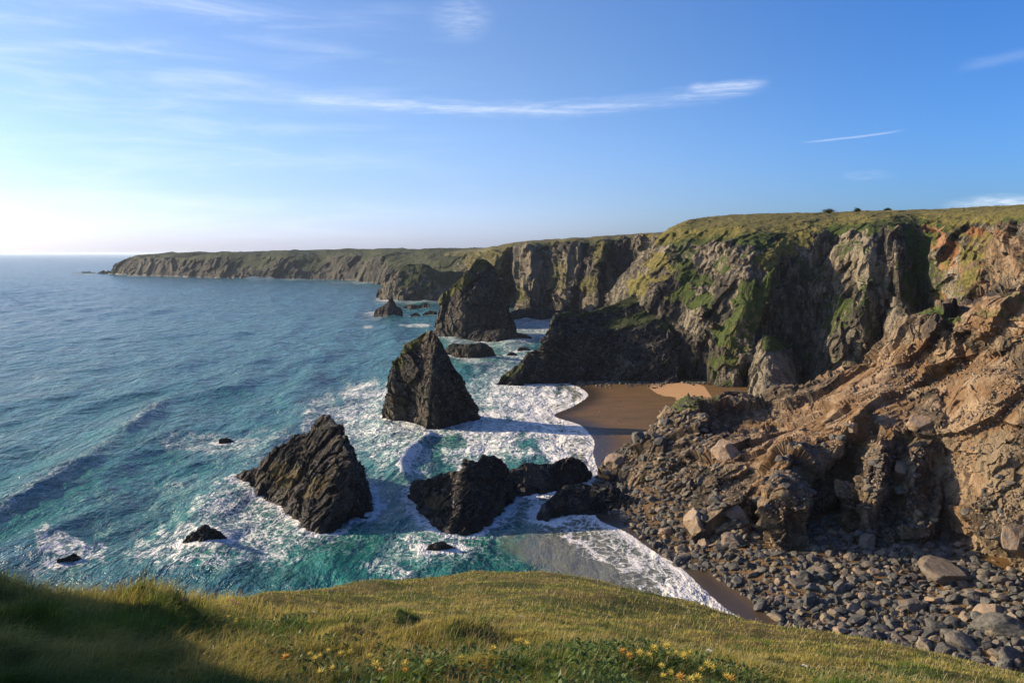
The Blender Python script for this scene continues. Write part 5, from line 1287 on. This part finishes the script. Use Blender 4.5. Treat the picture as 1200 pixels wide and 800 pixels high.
def head_mesh(name, n, r, flat, seed, mat, pet=0.010):
    rr = np.random.RandomState(seed); V, Fq = [], []
    for k in range(n):
        ph = math.acos(1 - 1.35 * (k + .5) / n); th = k * 2.39996
        d = np.array([math.sin(ph) * math.cos(th), math.sin(ph) * math.sin(th), math.cos(ph) * flat])
        c = d * r; a = np.cross(d, [0, 0, 1]); a = a / (np.linalg.norm(a) + 1e-6); b_ = d / np.linalg.norm(d)
        w_ = pet * rr.uniform(.7, 1.2); L = pet * 1.9 * rr.uniform(.8, 1.2); up = np.array([0, 0, .25 * L])
        base = len(V); V += [c * .35, c * .8 + a * w_ / 2, c + b_ * L + up, c * .8 - a * w_ / 2, c * .9 + np.array([0, 0, w_ * .6])]
        Fq += [[base, base + 1, base + 4], [base + 1, base + 2, base + 4], [base + 2, base + 3, base + 4], [base + 3, base, base + 4]]
    me = mesh_np(name, np.array(V), np.array(Fq), None, False); me.materials.append(mat); return me
def stem_mesh(name, h, seed, r=0.0022, branches=0):
    rr = np.random.RandomState(seed); V, Fq = [], []
    def tube(p0, p1, bend, r0):
        for k in range(5):
            t_ = k / 4; c = p0 * (1 - t_) + p1 * t_ + bend * math.sin(t_ * math.pi)
            for j in range(4): V.append(c + r0 * np.array([math.cos(j * 1.571), math.sin(j * 1.571), 0]))
        b0 = len(V) - 20
        for k in range(4):
            for j in range(4): Fq.append([b0 + k * 4 + j, b0 + k * 4 + (j + 1) % 4, b0 + (k + 1) * 4 + (j + 1) % 4, b0 + (k + 1) * 4 + j])
    tube(np.array([0, 0, -.03]), np.array([0, 0, h]), np.array([rr.uniform(-.01, .01), rr.uniform(-.01, .01), 0]), r)
    for k in range(branches):
        a = k * 6.283 / branches; tube(np.array([0, 0, h * .8]), np.array([.022 * math.cos(a), .022 * math.sin(a), h]), np.zeros(3), r * .6)
    me = mesh_np(name, np.array(V), np.array(Fq), None, True); me.materials.append(M_st); return me
kinds = {}
HS = 0.13
for kd, mat, n, r, fl in (('yellow', M_y, 26, .014, .75), ('orange', M_or, 26, .013, .75), ('pink', M_pk, 34, .013, .8), ('white', M_wh, 60, .030, .22)):
    kinds[kd] = ([head_mesh('flower_head', n, r, fl, s, mat, .010 if kd != 'white' else .006) for s in range(3)], [stem_mesh('stem', HS, s, branches=6 if kd == 'white' else 0) for s in range(3)])
FR = np.random.RandomState(8)
def flower(px, py, kd, label, group, sc=1.0, name='wild_flower', cat='flower'):
    # find the ground under that spot
    Y = 3.5
    ys = np.linspace(5.0, 44, 1900); xs = (px - 600) / F * ys; zz = ground_z(xs, ys) + HS * 1.28 * sc; ray = H - (py - HY) / F * ys
    k = np.where(zz >= ray)[0]
    if len(k) == 0: return
    Y = ys[k[0]]; x = xs[k[0]]; z = float(ground_z(np.array([x]), np.array([Y]))[0])
    root = bpy.data.objects.new(name, None); COL.objects.link(root); root.empty_display_size = .05
    tag(root, label, cat, group)
    root.location = (x, Y, z); root.rotation_euler = (FR.uniform(-.15, .15), FR.uniform(0, .25), FR.uniform(0, 6.28)); root.scale = (sc * 1.4,) * 3
    hm, sm = kinds[kd]
    new_obj('stem', sm[FR.randint(3)], parent=root); h = new_obj('flower_head', hm[FR.randint(3)], parent=root); h.location = (0, 0, HS)
YL = [(341, 774), (370, 773), (376, 770), (358, 770), (383, 765), (389, 787), (375, 793), (435, 772), (441, 787), (476, 787), (541, 773), (443, 780), (478, 779), (503, 777), (405, 769), (408, 768)]
YR = [(735, 765), (753, 766), (766, 762), (784, 758), (785, 766), (792, 767), (805, 768), (741, 770), (774, 783), (780, 795), (803, 773), (808, 770), (826, 787), (848, 793), (836, 782), (850, 788), (797, 796), (820, 796), (852, 795), (768, 760), (828, 779), (760, 771), (808, 799), (788, 790)]
YM = [(602, 754), (612, 752), (617, 758), (619, 757), (580, 765), (270, 724), (277, 726), (273, 730), (283, 727), (243, 722)]
for i, (px, py) in enumerate(YL): flower(px, py, 'orange' if i in (0, 9, 8) else 'yellow', 'orange and yellow flower head among the leaves at the bottom, left of centre' if i in (0, 9, 8) else 'yellow flower in the scattered patch at the bottom, left of centre', 'scattered orange flowers' if i in (0, 9, 8) else 'yellow flowers left of centre', FR.uniform(.75, 1.15))
for i, (px, py) in enumerate(YR): flower(px, py, 'orange' if i in (0, 7, 16, 18) else 'yellow', 'orange flower in the dense leafy clump at the bottom, right of centre' if i in (0, 7, 16, 18) else 'yellow flower in the dense leafy clump at the bottom, right of centre', 'orange flowers in the right clump' if i in (0, 7, 16, 18) else 'yellow flowers in the right clump', FR.uniform(.75, 1.2))
for i, (px, py) in enumerate(YM): flower(px, py, 'yellow', 'small yellow flower on the sunny turf above the leafy clumps' if i < 5 else 'yellow flower on the shadow edge of the left hummock', 'yellow flowers on the turf' if i < 5 else 'yellow flowers on the hummock edge', .9)
for i, (px, py, lb) in enumerate([(216, 707, 'pink thrift head alone on the left hummock'), (270, 706, 'left one of two pink thrift heads standing close together'), (278, 709, 'right one of two pink thrift heads standing close together')]): flower(px, py, 'pink', lb, None, 0.95, 'thrift_flower')
for i, (px, py, lb) in enumerate([(834, 763, 'large cream umbel above the right-hand yellow clump'), (944, 782, 'cream umbel alone in the turf at lower right'), (366, 718, 'small cream umbel on the bright turf at left centre'), (610, 722, 'tiny pale umbel in the middle of the lawn')]): flower(px, py, 'white', lb, None, 0.75, 'umbel_flower')

# ------------------------------------------------------------------ bushes on the skyline
def bush(px, py, Y, wpx, hpx, label, seed):
    r = np.random.RandomState(seed); x, y, z = W(px, py, Y); wd, hg = wpx * Y / F, hpx * Y / F
    root = bpy.data.objects.new('windswept_bush', None); COL.objects.link(root); root.location = (x, y, z - 0.4); tag(root, label, 'bush', 'bushes on the skyline')
    V, Fc = [], []
    for k in range(900):
        p = np.array([r.normal(0, .22) * wd, r.normal(0, .22) * wd, abs(r.normal(.45, .25)) * hg + .3]); a = r.normal(size=3) * .22; b_ = r.normal(size=3) * .22
        i = len(V); V += [p, p + a, p + b_]; Fc.append([i, i + 1, i + 2])
    me = mesh_np('foliage', np.array(V), np.array(Fc), None, False); me.materials.append(flat_mat('bush_leaf', (.05, .06, .02))); new_obj('foliage', me, parent=root)
    V, Fc = [], []
    for k in range(5):
        a = k * 1.3; top = np.array([math.cos(a) * wd * .25, math.sin(a) * wd * .25, hg * .7])
        for j in range(5): V += [np.array([.1 * math.cos(j * 1.257), .1 * math.sin(j * 1.257), 0])]
        for j in range(5): V += [top + np.array([.03 * math.cos(j * 1.257), .03 * math.sin(j * 1.257), 0])]
        b0 = k * 10
        for j in range(5): Fc.append([b0 + j, b0 + (j + 1) % 5, b0 + 5 + (j + 1) % 5, b0 + 5 + j])
    me = mesh_np('trunk', np.array(V), np.array(Fc), None, True); me.materials.append(flat_mat('bush_bark', (.08, .06, .045))); new_obj('trunk', me, parent=root)
bush(971, 248.8, 408, 14, 4, 'wider dark bush on the clifftop skyline, left of the three', 1)
bush(1005, 248, 400, 7, 4.5, 'thin upright bush in the middle of the clifftop skyline', 2)
bush(1040, 247.5, 394, 7, 3.5, 'small dark bush on the clifftop skyline, right of the three', 3)
print('done', time.time() - T0)
